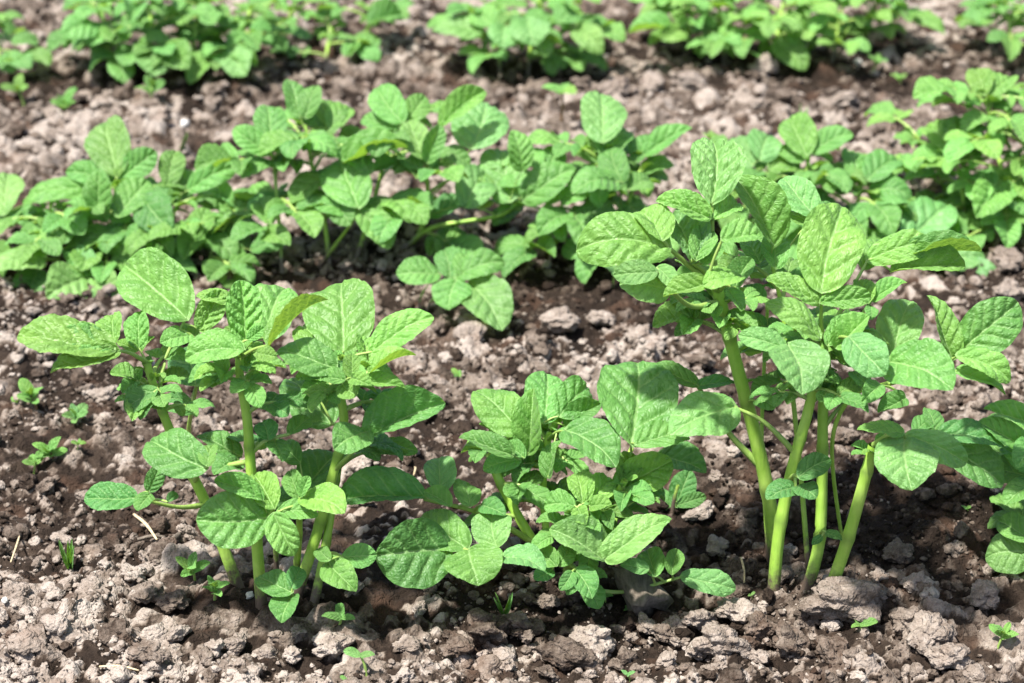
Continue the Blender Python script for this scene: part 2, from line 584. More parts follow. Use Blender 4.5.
CLODS = [  # pixel of the middle, radius in pixels
    (490, 640, 26), (516, 632, 20), (590, 650, 24), (572, 668, 30), (548, 608, 12), (648, 632, 13), (664, 640, 15), (455, 655, 16),
    (405, 652, 13), (700, 628, 22), (735, 620, 26), (762, 640, 28), (720, 655, 30), (790, 652, 22), (905, 628, 22), (928, 645, 28),
    (950, 668, 24), (985, 604, 20), (1003, 565, 16), (880, 585, 14), (897, 560, 15), (915, 590, 13), (835, 660, 22), (860, 668, 18),
    (60, 628, 26), (28, 655, 24), (95, 600, 20), (120, 645, 22), (150, 662, 20), (180, 640, 14), (150, 600, 18), (175, 610, 16),
    (215, 655, 15), (238, 648, 12), (330, 655, 20), (300, 640, 13), (18, 600, 16), (135, 580, 14), (165, 565, 18), (250, 472, 14),
    (185, 505, 13), (700, 368, 15), (680, 372, 12), (380, 445, 14), (360, 470, 16), (410, 460, 11), (105, 400, 13), (145, 372, 12),
    (120, 375, 9), (1000, 425, 15), (980, 410, 14), (990, 385, 15), (955, 555, 12), (840, 445, 16), (795, 420, 18), (700, 520, 16),
    (718, 555, 14), (50, 490, 12), (560, 330, 22), (540, 348, 18), (470, 345, 18), (600, 325, 15), (640, 345, 16), (580, 90, 15),
    (615, 95, 16), (690, 90, 18), (1010, 300, 20), (1005, 270, 18), (650, 92, 16), (780, 105, 18), (840, 110, 20), (60, 140, 12),
    (100, 130, 12), (160, 125, 14), (215, 110, 15), (890, 120, 16), (765, 75, 14), (15, 140, 13), (30, 120, 12)]
ncl = 0
for x, y, r in CLODS:
    p = ground_at(x, y)
    clod(p.x, p.y, r / FPX * depth_of(p) * 0.95)
    ncl += 1
rc = random.Random(5)
tries = 0
while ncl < 296 and tries < 6000:
    tries += 1
    px, py = rc.uniform(-20, 1044), 700 * rc.random() ** 0.9 - 5
    p = ground_at(px, py)
    if vnoise(np.array(p.x * 6.0), np.array(p.y * 6.0), 23) < -0.08:
        continue
    clod(p.x, p.y, rc.uniform(5.5, 12) / FPX * depth_of(p), rc.uniform(0.65, 0.9))
    ncl += 1

# ------------------------------------------------------------------ leaflet blades (shared meshes)
def leaflet_mesh(seed, fold, arch, edge, wave, relief, twist, recurve=0.0, cup=0.15, nt_=56, nv=37):
    r_ = np.random.default_rng(seed)
    t = np.linspace(0, 1, nt_)
    v = np.linspace(-1, 1, nv)
    V, T = np.meshgrid(v, t)
    e0, e1 = r_.uniform(0.42, 0.50), r_.uniform(0.46, 0.60)
    prof = T ** e0 * np.clip(1 - T, 0, 1) ** e1
    mx = (e0 / (e0 + e1)) ** e0 * (e1 / (e0 + e1)) ** e1
    half = 0.5 * prof / mx * (1 - 0.12 * np.clip((T - 0.80) / 0.17, 0, 1) * np.clip((1.0 - T) / 0.02, 0, 1))
    ph = r_.uniform(0, 6.28, 4)
    half = half * (1 + 0.022 * np.sin(T * 13 + ph[0] + (V > 0) * 2.0) + 0.007 * np.sin(T * 31 + ph[1] + (V > 0)))
    X = V * half * (1 + 0.06 * np.sign(V) * r_.uniform(-1, 1))
    Y = T - 0.045 * np.abs(V) ** 2 * np.clip(1 - 4 * T, 0, 1)        # rounded lobes at the base
    # vein pattern
    nl = r_.uniform(4.3, 5.6)
    wob = 0.045 * vnoise(X * 5 + 1, Y * 5, seed + 11) + 0.02 * vnoise(X * 11 + 1, Y * 11, seed + 12)
    q = (T + wob - 0.30 * np.abs(V) ** 0.9 * (0.35 + 0.65 * half * 2)) * nl + (V > 0) * r_.uniform(0.3, 0.6)
    fr = q - np.floor(q)
    dl = np.minimum(fr, 1 - fr) / nl
    am = np.abs(X)
    lat = np.exp(-(dl / 0.011) ** 2) * np.clip(1 - np.abs(V) ** 3, 0, 1) * np.clip((1 - T) * 4, 0, 1)
    mid = np.exp(-(am / (0.014 * (1.25 - T))) ** 2)
    vein = np.clip(np.maximum(mid, 0.70 * lat), 0, 1)
    cp = np.stack([r_.uniform(-0.55, 0.55, 230), r_.uniform(-0.05, 1.05, 230)], 1)
    dd_ = np.sqrt((X.ravel()[:, None] - cp[None, :, 0]) ** 2 + (T.ravel()[:, None] - cp[None, :, 1]) ** 2)
    dd_ = np.partition(dd_, 1, axis=1)[:, :2]
    cell = np.clip((dd_[:, 1] - dd_[:, 0]) / 0.045, 0, 1).reshape(X.shape)
    cell = cell * (2 - cell)
    vein = np.maximum(vein, 0.10 * (1 - cell) ** 3)
    bulge = (1 - np.exp(-(dl / 0.042) ** 2)) * (1 - np.exp(-(am / 0.045) ** 2)) * (1 - 0.6 * np.abs(V) ** 4)
    quilt = vnoise(X * 19 + 3, Y * 19, seed) + 0.6 * vnoise(X * 38 + 3, Y * 38, seed + 3)
    Z = relief * (0.040 * bulge + (0.013 * quilt + 0.0205 * cell) * (1 - np.exp(-(am / 0.03) ** 2)))
    # big form
    Z += fold * (np.sqrt(X * X + 0.0012) - 0.0346)
    Z += cup * X * X
    Z += arch * 4 * T * (1 - T) * (0.6 + 0.8 * T)
    Z -= recurve * np.clip(T - 0.55, 0, 1) ** 2 * 2.2
    Z -= edge * np.abs(V) ** 2.4 * half * 1.6
    Z += wave * np.abs(V) ** 2 * (np.sin(T * 10 + ph[2] + (V > 0) * 2.4) + 0.2 * np.sin(T * 21 + ph[3])) * np.clip((1 - T) * 4, 0, 1)
    Z += 0.075 * vnoise(X * 2.2 + 8, Y * 2.6, seed + 7) * np.clip(T * 6, 0, 1) * np.clip((1 - T) * 5, 0, 1)
    tw = twist * (T - 0.25)
    X, Z = X * np.cos(tw) - Z * np.sin(tw) * 0.6, Z + X * np.sin(tw)
    # sideways sweep of the midrib
    X = X + r_.uniform(-0.07, 0.07) * 4 * T * (1 - T)
    vv = np.stack([X.ravel(), Y.ravel(), Z.ravel()], 1)
    ii = (np.arange(nt_ - 1)[:, None] * nv + np.arange(nv - 1)[None, :]).ravel()
    f = np.stack([ii, ii + 1, ii + 1 + nv, ii + nv], 1)
    me = mesh_np('leaflet', vv, f, None, M_LEAF)
    attr(me, 'vein', vein.ravel())
    uvl = me.uv_layers.new(name='UVMap')
    li = np.empty(len(me.loops), dtype=np.int32)
    me.loops.foreach_get('vertex_index', li)
    uv = np.stack([(V * half).ravel(), T.ravel()], 1)[li]
    uvl.data.foreach_set('uv', uv.astype(np.float32).ravel())
    return me

BL = {'n': [], 'd': [], 'f': [], 'y': [], 'c': []}
for k in range(7):      # mature, gently arched
    BL['n'].append(leaflet_mesh(10 + k, 0.22 + 0.10 * (k % 3), 0.07 + 0.025 * (k % 4), 0.08, 0.022, 1.05, (-0.6, 0.1, 0.5)[k % 3], 0.10 * (k % 2)))
for k in range(4):      # arched over, tip hanging
    BL['d'].append(leaflet_mesh(40 + k, 0.16, 0.17 + 0.02 * k, 0.14, 0.022, 1.1, (-0.4, 0.3)[k % 2], 0.1))
for k in range(4):      # folded along the midrib
    BL['f'].append(leaflet_mesh(60 + k, 0.62 + 0.12 * k, 0.05 + 0.03 * (k % 2), 0.10, 0.022, 1.1, (-0.7, 0.6)[k % 2], 0.10))
for k in range(5):      # young, strongly quilted
    BL['y'].append(leaflet_mesh(80 + k, 0.34 + 0.06 * k, 0.05 + 0.03 * (k % 3), 0.05, 0.024, 1.75, (-0.5, 0.5, 0.0)[k % 3], 0.12 * (k % 2)))
for k in range(4):      # broad cupped
    BL['c'].append(leaflet_mesh(95 + k, 0.20, 0.08, 0.05 + 0.06 * (k % 2), 0.024, 1.0, (0.5, -0.5)[k % 2], 0.08 * (k % 2), (0.25, 0.0)[k % 2]))

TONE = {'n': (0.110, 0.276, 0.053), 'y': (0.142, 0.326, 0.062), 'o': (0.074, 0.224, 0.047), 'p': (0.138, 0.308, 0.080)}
rl = random.Random(3)

def put_leaflet(parent, ploc, base, tip, width, nrm, kind='n', tone='n', name='leaflet'):
    ax = tip - base
    L = ax.length
    if L < 1e-4:
        return None
    ax /= L
    n = nrm - ax * nrm.dot(ax)
    if n.length < 0.05:
        n = Vector((0.3, -1, 0.5)) - ax * Vector((0.3, -1, 0.5)).dot(ax)
    n.normalize()
    s = ax.cross(n).normalized()
    flip = -1 if rl.random() < 0.5 else 1
    w = width
    M = Matrix(((s.x * w, ax.x * L, n.x * (w + L) / 2), (s.y * w, ax.y * L, n.y * (w + L) / 2), (s.z * w, ax.z * L, n.z * (w + L) / 2))).to_4x4()
    M.translation = base - ploc
    o = link(name, rl.choice(BL[kind]), parent)
    o.matrix_basis = M
    t = TONE[tone]
    k, h = rl.uniform(0.84, 1.16), rl.uniform(-0.12, 0.12)
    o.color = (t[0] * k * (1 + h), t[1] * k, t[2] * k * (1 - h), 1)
    return o

# ------------------------------------------------------------------ stems and stalks
def catmull(pts, rad, seg=7):
    P = [2 * pts[0] - pts[1]] + list(pts) + [2 * pts[-1] - pts[-2]]
    out, rr = [], []
    for i in range(1, len(P) - 2):
        for k in range(seg):
            t = k / seg
            a, b, c, d = P[i - 1], P[i], P[i + 1], P[i + 2]
            out.append(0.5 * ((2 * b) + (c - a) * t + (2 * a - 5 * b + 4 * c - d) * t * t + (3 * b - a - 3 * c + d) * t ** 3))
            rr.append(rad[i - 1] * (1 - t) + rad[i] * t)
    out.append(P[-2])
    rr.append(rad[-1])
    return out, rr

def tube_geo(path, rad, sides=8, ridge=0.0):
    V, F = [], []
    up = Vector((0.13, 0.31, 0.94))
    for i, p in enumerate(path):
        tan = (path[min(i + 1, len(path) - 1)] - path[max(i - 1, 0)])
        if tan.length < 1e-7:
            tan = Vector((0, 0, 1))
        tan.normalize()
        a = tan.cross(up if abs(tan.dot(up)) < 0.97 else Vector((1, 0, 0))).normalized()
        b = tan.cross(a)
        for k in range(sides):
            th = 2 * math.pi * k / sides
            r = rad[i] * (1 + ridge * math.cos(3 * th))
            V.append(tuple(p + a * (math.cos(th) * r) + b * (math.sin(th) * r)))
    for i in range(len(path) - 1):
        for k in range(sides):
            F.append((i * sides + k, i * sides + (k + 1) % sides, (i + 1) * sides + (k + 1) % sides, (i + 1) * sides + k))
    return V, F

def join_tubes(name, tubes, mat, origin):
    V, F = [], []
    for v, f in tubes:
        n = len(V)
        V += [(a - origin.x, b - origin.y, c - origin.z) for a, b, c in v]
        F += [tuple(i + n for i in q) for q in f]
    return mesh_np(name, V, F, None, mat)

UPV = Vector((0, 0, 1))

class Plant:
    def __init__(self, base_px, label, name='potato_plant', cat='potato plant', group=None, off=0.0):
        b = ground_at(*base_px)
        self.Y = b.y + off
        self.root = thing(name, Vector((b.x, b.y, float(base_height(b.x, b.y)))), label, cat, group)
        self.o = self.root.location.copy()
        self.samples = []

    def stem(self, pts, w0, w1, dtop=0.0, nodes=True):
        """pixels from the ground upwards, widths in pixels, dtop = cm the top stands behind the base line"""
        b = ground_at(*pts[0])
        P = [b - Vector((0, 0, 0.03)), b]
        H = max(1.0, pts[0][1] - pts[-1][1])
        for (x, y) in pts[1:]:
            k = abs(pts[0][1] - y) / H
            P.append(at(x, y, b.y * (1 - k) + (self.Y + dtop / 100) * k))
        P[0] = b - (P[2] - b).normalized() * 0.035
        sc = depth_of(b) / FPX / 2
        w0, w1 = w0 * 0.68, w1 * 0.80
        R = [w0 * sc] + [sc * (w0 + (w1 - w0) * i / (len(P) - 2)) for i in range(len(P) - 1)]
        path, rad = catmull(P, R)
        if nodes:
            rad = [r * (1 + (0.16 if (i + 3) % 9 == 0 else 0.0)) for i, r in enumerate(rad)]
        me = join_tubes('stem', [tube_geo(path, rad, 12, 0.09)], M_STEM, self.o)
        attr(me, 'soil_splash', np.repeat([math.exp(-max(0.0, (p - b).length if p.z > b.z else 0.0) / 0.020) for p in path], 12))
        attr(me, 'node_ring', np.repeat([1.0 if nodes and (i + 3) % 9 == 0 else 0.0 for i in range(len(path))], 12))
        link('stem', me, self.root)
        for p, r in zip(path, rad):
            self.samples.append((p, px_of(p), r))
        return path

    def node(self, x, y):
        best = min(self.samples, key=lambda s: (s[1][0] - x) ** 2 + (s[1][1] - y) ** 2)
        return best[0].copy(), best[2]

    def leaf(self, node, gd, lets, tone='n', kind=None, via=None, nrm=None, free=False):
        """a compound leaf traced from the picture: node pixel, depth of the blade bases in cm against the plant, leaflets
        (base x, y, tip x, y, width px[, kind[, tone[, normal]]])"""
        n0, nr = self.node(*node)
        Yp = self.Y + gd / 100
        bases, made = [], []
        for l in lets:
            bases.append(at(l[0], l[1], Yp + rl.uniform(-0.006, 0.006)))
        tubes = []
        sc = depth_of(bases[0]) / FPX
        term = bases[0]
        if via:
            m = at(via[0], via[1], (n0.y + term.y) / 2)
        else:
            m = n0.lerp(term, 0.5) + Vector((0, 0, 0.06 * (term - n0).length))
        L = (term - n0).length
        r0 = min(nr * 0.6, max(0.0013, 0.0036 * min(1, L / 0.05)))
        path, rad = catmull([n0, m, term], [r0, r0 * 0.7, r0 * 0.5], 7)
        tubes.append(tube_geo(path, rad, 7))
        for b in bases[1:]:
            q = min(path[3:], key=lambda p: (p - b).length)
            if (q - b).length > 0.0015:
                mm = q.lerp(b, 0.5) + Vector((0, 0, 0.08 * (b - q).length))
                pp, rr = catmull([q, mm, b], [r0 * 0.5, r0 * 0.42, r0 * 0.36], 5)
                tubes.append(tube_geo(pp, rr, 6))
        lf = link('leaf', join_tubes('leaf', tubes, M_STALK, n0), self.root, n0 - self.o)
        for l, b in zip(lets, bases):
            bx, by, tx, ty, w = l[:5]
            kd = l[5] if len(l) > 5 and l[5] else (kind or rl.choice(['n', 'n', 'n', 'c', 'f']))
            tn = l[6] if len(l) > 6 and l[6] else tone
            nn = l[7] if len(l) > 7 else nrm
            vis = math.hypot(tx - bx, ty - by)
            want = w / 0.68
            dd = math.sqrt(max(0.0, want * want - vis * vis))
            dd = min(dd, 0.75 * want, 0.9 * vis)
            sgn = 1 if ty < by - 0.15 * vis else (-1 if ty > by + 0.15 * vis else rl.choice((1, -1)) * 0.4)
            z = depth_of(b)
            tip = CP + ray(tx, ty) * (z + sgn * dd * sc)
            pref = Vector(nn) if nn else Vector((rl.uniform(-.38, .38), -0.52 + rl.uniform(-.22, .22), 0.85))
            put_leaflet(lf, n0, b, tip, w * sc * 1.0, pref, kd, tn)
        return lf

    def grow(self, p0, az, el, length, size, pairs=2, tone='n', kind=None, droop=0.5, r0=0.0022):
        """a compound leaf grown from a point: azimuth, elevation, stalk length, terminal leaflet length"""
        d = Vector((math.cos(az) * math.cos(el), math.sin(az) * math.cos(el), math.sin(el)))
        pts, p, e = [p0.copy()], p0.copy(), el
        ns = 6
        for i in range(ns):
            e -= droop / ns
            d = Vector((math.cos(az) * math.cos(e), math.sin(az) * math.cos(e), math.sin(e)))
            p = p + d * (length / ns)
            gz = float(base_height(p.x, p.y)) + 0.012
            if p.z < gz:
                p.z = gz
            pts.append(p.copy())
        rad = [r0 * (1 - 0.5 * i / ns) for i in range(ns + 1)]
        tubes = [tube_geo(pts, rad, 6)]
        spec = [(pts[-1], d, size, 0)]
        side = d.cross(UPV)
        if side.length < 0.05:
            side = Vector((1, 0, 0))
        side.normalize()
        for k in range(pairs):
            f = 0.86 - 0.30 * k
            q = pts[max(1, round(f * ns))]
            for s in (-1, 1):
                dirn = (d * 0.45 + side * s * 0.95 + UPV * rl.uniform(-0.15, 0.2)).normalized()
                b = q + dirn * (0.09 * size)
                tubes.append(tube_geo([q, b], [r0 * 0.45, r0 * 0.35], 5))
                spec.append((b, dirn, size * (0.80 - 0.20 * k) * rl.uniform(0.85, 1.1), s))
        lf = link('leaf', join_tubes('leaf', tubes, M_STALK, p0), self.root, p0 - self.o)
        nup = side.cross(d).normalized()
        if nup.z < 0:
            nup = -nup
        for b, dirn, sz, s in spec:
            dr = (dirn + UPV * rl.uniform(-0.35, 0.10)).normalized()
            tip = b + dr * sz
            gz = float(base_height(tip.x, tip.y)) + 0.012
            if tip.z < gz:
                tip.z = gz
            pref = nup + UPV * 0.5 + Vector((rl.uniform(-.3, .3), rl.uniform(-.45, .1), 0))
            put_leaflet(lf, p0, b, tip, (tip - b).length * rl.uniform(0.62, 0.80), pref, kind or rl.choice('nnncdf'), tone)
        return lf

    def tip(self, path, size, n=5, tone='y'):
        """small upright young leaves round a growing point"""
        p = path[-1]
        a0 = rl.uniform(0, 6.28)
        for k in range(n):
            el = 0.55 + 0.8 * k / n
            self.grow(p - UPV * 0.004 * (n - k), a0 + 2.4 * k, el, size * (0.55 - 0.08 * k), size * (1.0 - 0.13 * k), 1 if k < 3 else 0,
                      tone, 'y', 0.5, 0.0012)

    def fill(self, path, n, size, tone='n', lo=0.25, hi=0.95, length=0.06, arc=None, droop=0.8):
        a0 = rl.uniform(0, 6.28)
        for k in range(n):
            f = lo + (hi - lo) * (k + rl.random() * 0.5) / n
            p = path[min(len(path) - 1, int(f * (len(path) - 1)))]
            az = a0 + 2.4 * k
            if arc:
                az = rl.uniform(*arc)
            el = 0.1 + 0.7 * f + rl.uniform(-.2, .2)
            sz = size * rl.uniform(0.8, 1.15) * (1.0 if f < 0.75 else 0.85)
            self.grow(p, az, el, length * rl.uniform(0.7, 1.2), sz, 2 if rl.random() < 0.75 else 1, tone, None, droop)

# ================================================================== front row
# ---- left plant
P = Plant((280, 600), 'bushy potato plant with several thick pale stems, leftmost of the front row')
s1 = P.stem([(240, 593), (222, 545), (203, 497), (174, 440), (158, 400), (146, 362)], 18, 9, 2)
s2 = P.stem([(262, 612), (257, 545), (251, 470), (247, 420), (240, 378), (240, 345)], 18, 9, -1)
s3 = P.stem([(295, 600), (318, 530), (332, 478), (344, 425), (337, 380), (342, 356)], 17, 9, 1)
s4 = P.stem([(313, 608), (325, 550), (333, 500), (340, 455)], 14, 9, 2)
s5 = P.stem([(296, 578), (299, 540), (300, 505)], 11, 7, -4)
s6 = P.stem([(277, 575), (275, 535), (272, 505)], 8, 6, 2)
s7 = P.stem([(188, 468), (189, 430), (194, 400), (197, 384)], 7, 4, 9, False)
P.leaf((146, 362), -1, [(112, 350, 17, 337, 50, 'n'), (112, 349, 55, 342, 34, 'y'), (118, 352, 50, 372, 30, 'f'), (113, 345, 114, 315, 30, 'y')], 'y')
P.leaf((146, 362), 2, [(139, 348, 140, 311, 27, 'y'), (137, 351, 117, 342, 12, 'y'), (141, 351, 155, 337, 12, 'y')], 'y')
P.leaf((158, 398), 4, [(186, 318, 124, 264, 64, 'n', 'n', (0.25, -0.8, 0.6)), (190, 335, 160, 343, 26, 'c'), (200, 330, 222, 290, 27, 'y'), (198, 340, 176, 328, 20)], 'y', via=(166, 358))
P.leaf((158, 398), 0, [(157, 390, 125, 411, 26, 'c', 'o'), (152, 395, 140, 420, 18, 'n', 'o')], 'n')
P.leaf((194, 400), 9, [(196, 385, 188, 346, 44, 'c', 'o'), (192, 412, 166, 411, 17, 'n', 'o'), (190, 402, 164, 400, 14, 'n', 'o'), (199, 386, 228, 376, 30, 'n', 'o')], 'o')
P.leaf((240, 352), -3, [(243, 350, 185, 360, 38, 'n')], 'y')
P.leaf((240, 350), 1, [(245, 340, 240, 280, 36, 'y', 'y', (0.1, -0.9, 0.5)), (242, 340, 224, 328, 12, 'y'), (248, 340, 264, 327, 13, 'y')], 'y')
P.leaf((240, 355), 5, [(266, 338, 286, 287, 52, 'n', 'y', (0, -0.9, 0.5)), (232, 300, 196, 296, 20, 'n')], 'y')
P.leaf((240, 358), -3, [(270, 345, 327, 298, 36, 'f', 'y', (-0.75, -0.2, 0.7)), (256, 353, 277, 357, 17, 'y')], 'y')
P.leaf((342, 362), 4, [(343, 352, 342, 283, 74, 'c', 'n', (0, -0.85, 0.55)), (338, 356, 302, 325, 42, 'n')], 'y')
P.leaf((342, 366), -3, [(335, 368, 277, 350, 42, 'n', 'n')], 'y')
P.leaf((342, 362), 2, [(372, 352, 434, 317, 38, 'n', 'y', (-0.1, -0.6, 0.8)), (368, 364, 360, 336, 30, 'y')], 'y')
P.leaf((342, 366), -1, [(370, 373, 416, 354, 26, 'f', 'y', (-0.3, -.2, .9)), (362, 382, 406, 388, 20, 'f', 'n')], 'y')
P.leaf((342, 366), -4, [(352, 378, 352, 354, 18, 'y'), (352, 378, 372, 386, 18, 'y'), (342, 385, 357, 396, 24, 'y'), (345, 380, 322, 378, 20, 'y')], 'y')
P.leaf((338, 430), 5, [(331, 424, 288, 378, 54, 'c', 'o', (0.1, -0.75, 0.65)), (312, 390, 330, 370, 24, 'n', 'o')], 'o')
P.leaf((335, 470), -2, [(366, 440, 445, 402, 42, 'f', 'n', (-.2, -.5, .8)), (366, 432, 334, 450, 40, 'c', 'n')], 'n', via=(350, 455))
P.leaf((335, 470), 5, [(372, 450, 418, 451, 20, 'n', 'o'), (370, 452, 350, 442, 16)], 'o')
P.leaf((196, 484), -6, [(206, 468, 149, 440, 50, 'n', 'n', (0, -.75, .65)), (208, 466, 214, 444, 20, 'n', 'n')], 'n')
P.leaf((251, 465), 1, [(240, 456, 196, 436, 32, 'n', 'o'), (238, 460, 214, 474, 30, 'n', 'o')], 'n', via=(225, 465))
P.leaf((251, 450), -1, [(290, 434, 309, 418, 22, 'n'), (268, 440, 262, 422, 24, 'n', 'o'), (275, 442, 282, 462, 26, 'n', 'o')], 'n', via=(268, 440))
P.leaf((299, 505), 1, [(304, 490, 339, 453, 46, 'n', 'o', (-.2, -.8, .6)), (300, 462, 279, 444, 24, 'n', 'o')], 'n')
P.leaf((272, 507), -4, [(268, 517, 196, 520, 58, 'n', 'n', (0, -.8, .6)), (274, 508, 254, 474, 32, 'y'), (262, 500, 214, 480, 22, 'y')], 'y')
P.leaf((299, 507), -5, [(274, 514, 294, 556, 31, 'n'), (278, 511, 318, 516, 25, 'n')], 'y')
P.leaf((299, 507), -4, [(304, 497, 345, 513, 38, 'n'), (299, 498, 290, 470, 22, 'y'), (301, 496, 309, 476, 14, 'y')], 'y')
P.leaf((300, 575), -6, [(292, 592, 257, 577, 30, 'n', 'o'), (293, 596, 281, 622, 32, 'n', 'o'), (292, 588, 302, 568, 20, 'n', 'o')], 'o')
P.leaf((322, 562), -5, [(343, 557, 377, 555, 25, 'n', 'n'), (328, 562, 356, 592, 32, 'n', 'n'), (330, 560, 318, 548, 16)], 'n')
P.leaf((205, 505), -3, [(136, 498, 84, 499, 32, 'n', 'o'), (149, 491, 160, 463, 19, 'n', 'o'), (150, 494, 138, 511, 19, 'n', 'o'), (168, 502, 178, 494, 10)], 'o', via=(178, 507))
for s in (s1, s2, s3):
    P.tip(s, 0.026, 7)
    P.fill(s, 4, 0.026, 'y', 0.80, 0.98, 0.022)
P.fill(s3, 3, 0.030, 'o', 0.45, 0.8, 0.03, (0.2, 2.9))
P.fill(s2, 2, 0.028, 'o', 0.5, 0.8, 0.03, (0.2, 2.9))

# ---- middle plant
P = Plant((550, 585), 'low sprawling potato plant with broad leaves, middle of the front row')
s1 = P.stem([(548, 586), (536, 548), (512, 505), (492, 460), (500, 428)], 16, 10, 4)
s2 = P.stem([(552, 580), (548, 545), (543, 490), (548, 440), (556, 420)], 12, 8, 5)
s3 = P.stem([(575, 592), (588, 550), (604, 515), (625, 480)], 14, 8, -1)
s4 = P.stem([(565, 590), (572, 545), (578, 508)], 14, 10, -3)
s5 = P.stem([(600, 575), (615, 520), (624, 470), (632, 448)], 8, 6, 7)
P.leaf((530, 540), -2, [(424, 499, 336, 500, 36, 'f', 'o', (0.1, -.35, .9)), (440, 492, 439, 457, 33, 'n', 'p'), (470, 506, 460, 479, 30, 'c', 'n'), (450, 506, 424, 491, 18, 'f'), (482, 505, 505, 515, 22, 'n', 'o')], 'n', via=(482, 514))
P.leaf((532, 555), -5, [(449, 550, 375, 555, 70, 'c', 'o', (0, -.85, .55)), (466, 548, 421, 515, 44, 'n', 'n'), (469, 550, 478, 586, 60, 'c', 'n', (0, -.8, .6)), (497, 547, 493, 512, 42, 'n', 'p')], 'n', via=(500, 556))
P.leaf((540, 560), -6, [(503, 557, 545, 571, 36, 'c', 'p')], 'n')
P.leaf((496, 450), 2, [(520, 432, 475, 390, 48, 'c', 'n', (0.3, -.85, .5)), (528, 453, 533, 388, 32, 'f', 'n', (-.2, -.9, .4))], 'n')
P.leaf((500, 430), 4, [(545, 422, 547, 374, 50, 'n', 'n', (0, -.9, .5)), (560, 416, 588, 386, 40, 'n', 'n', (0, -.85, .5)), (566, 426, 601, 403, 24, 'f', 'n')], 'n', via=(530, 428))
P.leaf((493, 458), -2, [(512, 455, 459, 437, 25, 'f', 'n'), (520, 460, 483, 470, 24, 'n', 'n'), (524, 458, 505, 446, 18, 'y')], 'n')
P.leaf((548, 440), 1, [(566, 431, 616, 466, 48, 'n', 'n'), (548, 477, 562, 440, 24, 'f', 'n')], 'n')
P.leaf((631, 450), -1, [(631, 443, 638, 363, 84, 'c', 'n', (0.1, -.9, .4)), (637, 445, 689, 437, 38, 'n', 'n')], 'n')
P.leaf((624, 470), 8, [(662, 456, 706, 472, 36, 'n', 'o'), (656, 460, 700, 452, 26, 'n', 'o')], 'o')
P.leaf((620, 490), 0, [(616, 489, 672, 460, 40, 'y', 'y', (-.2, -.8, .6)), (622, 484, 628, 452, 26, 'y'), (612, 492, 640, 482, 22, 'y')], 'y')
P.leaf((578, 508), -3, [(574, 506, 544, 505, 27, 'y'), (582, 503, 577, 474, 28, 'y'), (588, 502, 607, 477, 28, 'y'), (590, 506, 612, 505, 20, 'y'), (578, 508, 586, 524, 18, 'y')], 'y')
P.leaf((590, 552), -5, [(606, 558, 672, 519, 40, 'n', 'p', (-.1, -.5, .8)), (603, 560, 550, 528, 40, 'f', 'p', (.2, -.4, .9))], 'n')
P.leaf((552, 572), -5, [(556, 566, 538, 552, 22, 'n', 'n'), (552, 570, 534, 580, 18, 'n', 'o'), (560, 566, 568, 546, 20, 'n', 'n')], 'n')
P.leaf((578, 585), -6, [(575, 570, 592, 598, 27, 'n', 'o'), (572, 572, 560, 590, 16, 'n', 'o')], 'o')
P.leaf((580, 590), -2, [(682, 577, 736, 589, 28, 'c', 'p'), (655, 576, 647, 549, 28, 'n', 'n'), (648, 569, 620, 565, 17, 'n', 'p'), (672, 574, 678, 549, 19, 'f', 'n')], 'n', via=(622, 592))
P.tip(s2, 0.028, 7)
for s in (s1, s2, s3, s4):
    P.fill(s, 4, 0.026, 'n', 0.55, 0.98, 0.022)
P.tip(s1, 0.022, 5)
P.tip(s3, 0.024, 6)
P.tip(s4, 0.024, 6)
P.fill(s2, 3, 0.034, 'n', 0.5, 0.9, 0.03, (0.2, 2.9))
P.fill(s5, 2, 0.030, 'o', 0.4, 0.8, 0.03, (0.0, 2.0))

# ---- right plant
P = Plant((800, 595), 'tallest potato plant on four thick bare stems, right side of the front row')
s1 = P.stem([(776, 566), (769, 500), (753, 428), (738, 372), (726, 325), (716, 285)], 21, 14, 3)
s2 = P.stem([(773, 600), (780, 530), (794, 462), (808, 412), (816, 375)], 19, 11, 0)
s3 = P.stem([(805, 597), (819, 542), (822, 480), (823, 410), (826, 355), (822, 335)], 18, 11, 2)
s4 = P.stem([(826, 601), (846, 545), (862, 490), (874, 445)], 19, 13, -3)
s5 = P.stem([(808, 570), (800, 470), (785, 330), (772, 262)], 8, 5, 8, False)
s6 = P.stem([(768, 560), (762, 450), (764, 370), (768, 300)], 6, 4, 9, False)
br = P.stem([(845, 560), (832, 450), (850, 398), (884, 385), (945, 368)], 5, 7, 0, False)
# top left shoot
P.leaf((716, 288), 3, [(712, 202, 713, 142, 56, 'y', 'p', (0, -.9, .45)), (709, 218, 656, 200, 30, 'y', 'y'), (713, 220, 738, 203, 27, 'y', 'y')], 'y', via=(712, 240))
P.leaf((716, 288), 0, [(668, 247, 576, 250, 60, 'd', 'y', (0, -.6, .8)), (662, 240, 640, 210, 40, 'n', 'y')], 'y', via=(692, 268))
P.leaf((716, 288), 1, [(691, 262, 672, 214, 44, 'y', 'p'), (696, 260, 706, 228, 28, 'y', 'y'), (702, 264, 722, 246, 20, 'y')], 'y')
P.leaf((720, 300), -3, [(656, 272, 613, 275, 27, 'c', 'p'), (669, 290, 620, 284, 38, 'd', 'p', (0, -.8, .6)), (657, 268, 674, 288, 20, 'n', 'p')], 'p', via=(688, 305))
P.leaf((717, 290), -4, [(706, 284, 663, 296, 26, 'f', 'y'), (742, 277, 703, 286, 30, 'c', 'y'), (722, 240, 762, 237, 34, 'y', 'y')], 'y')
P.leaf((718, 292), -3, [(735, 288, 752, 258, 24, 'f', 'n'), (728, 290, 742, 310, 18, 'n', 'n')], 'y')
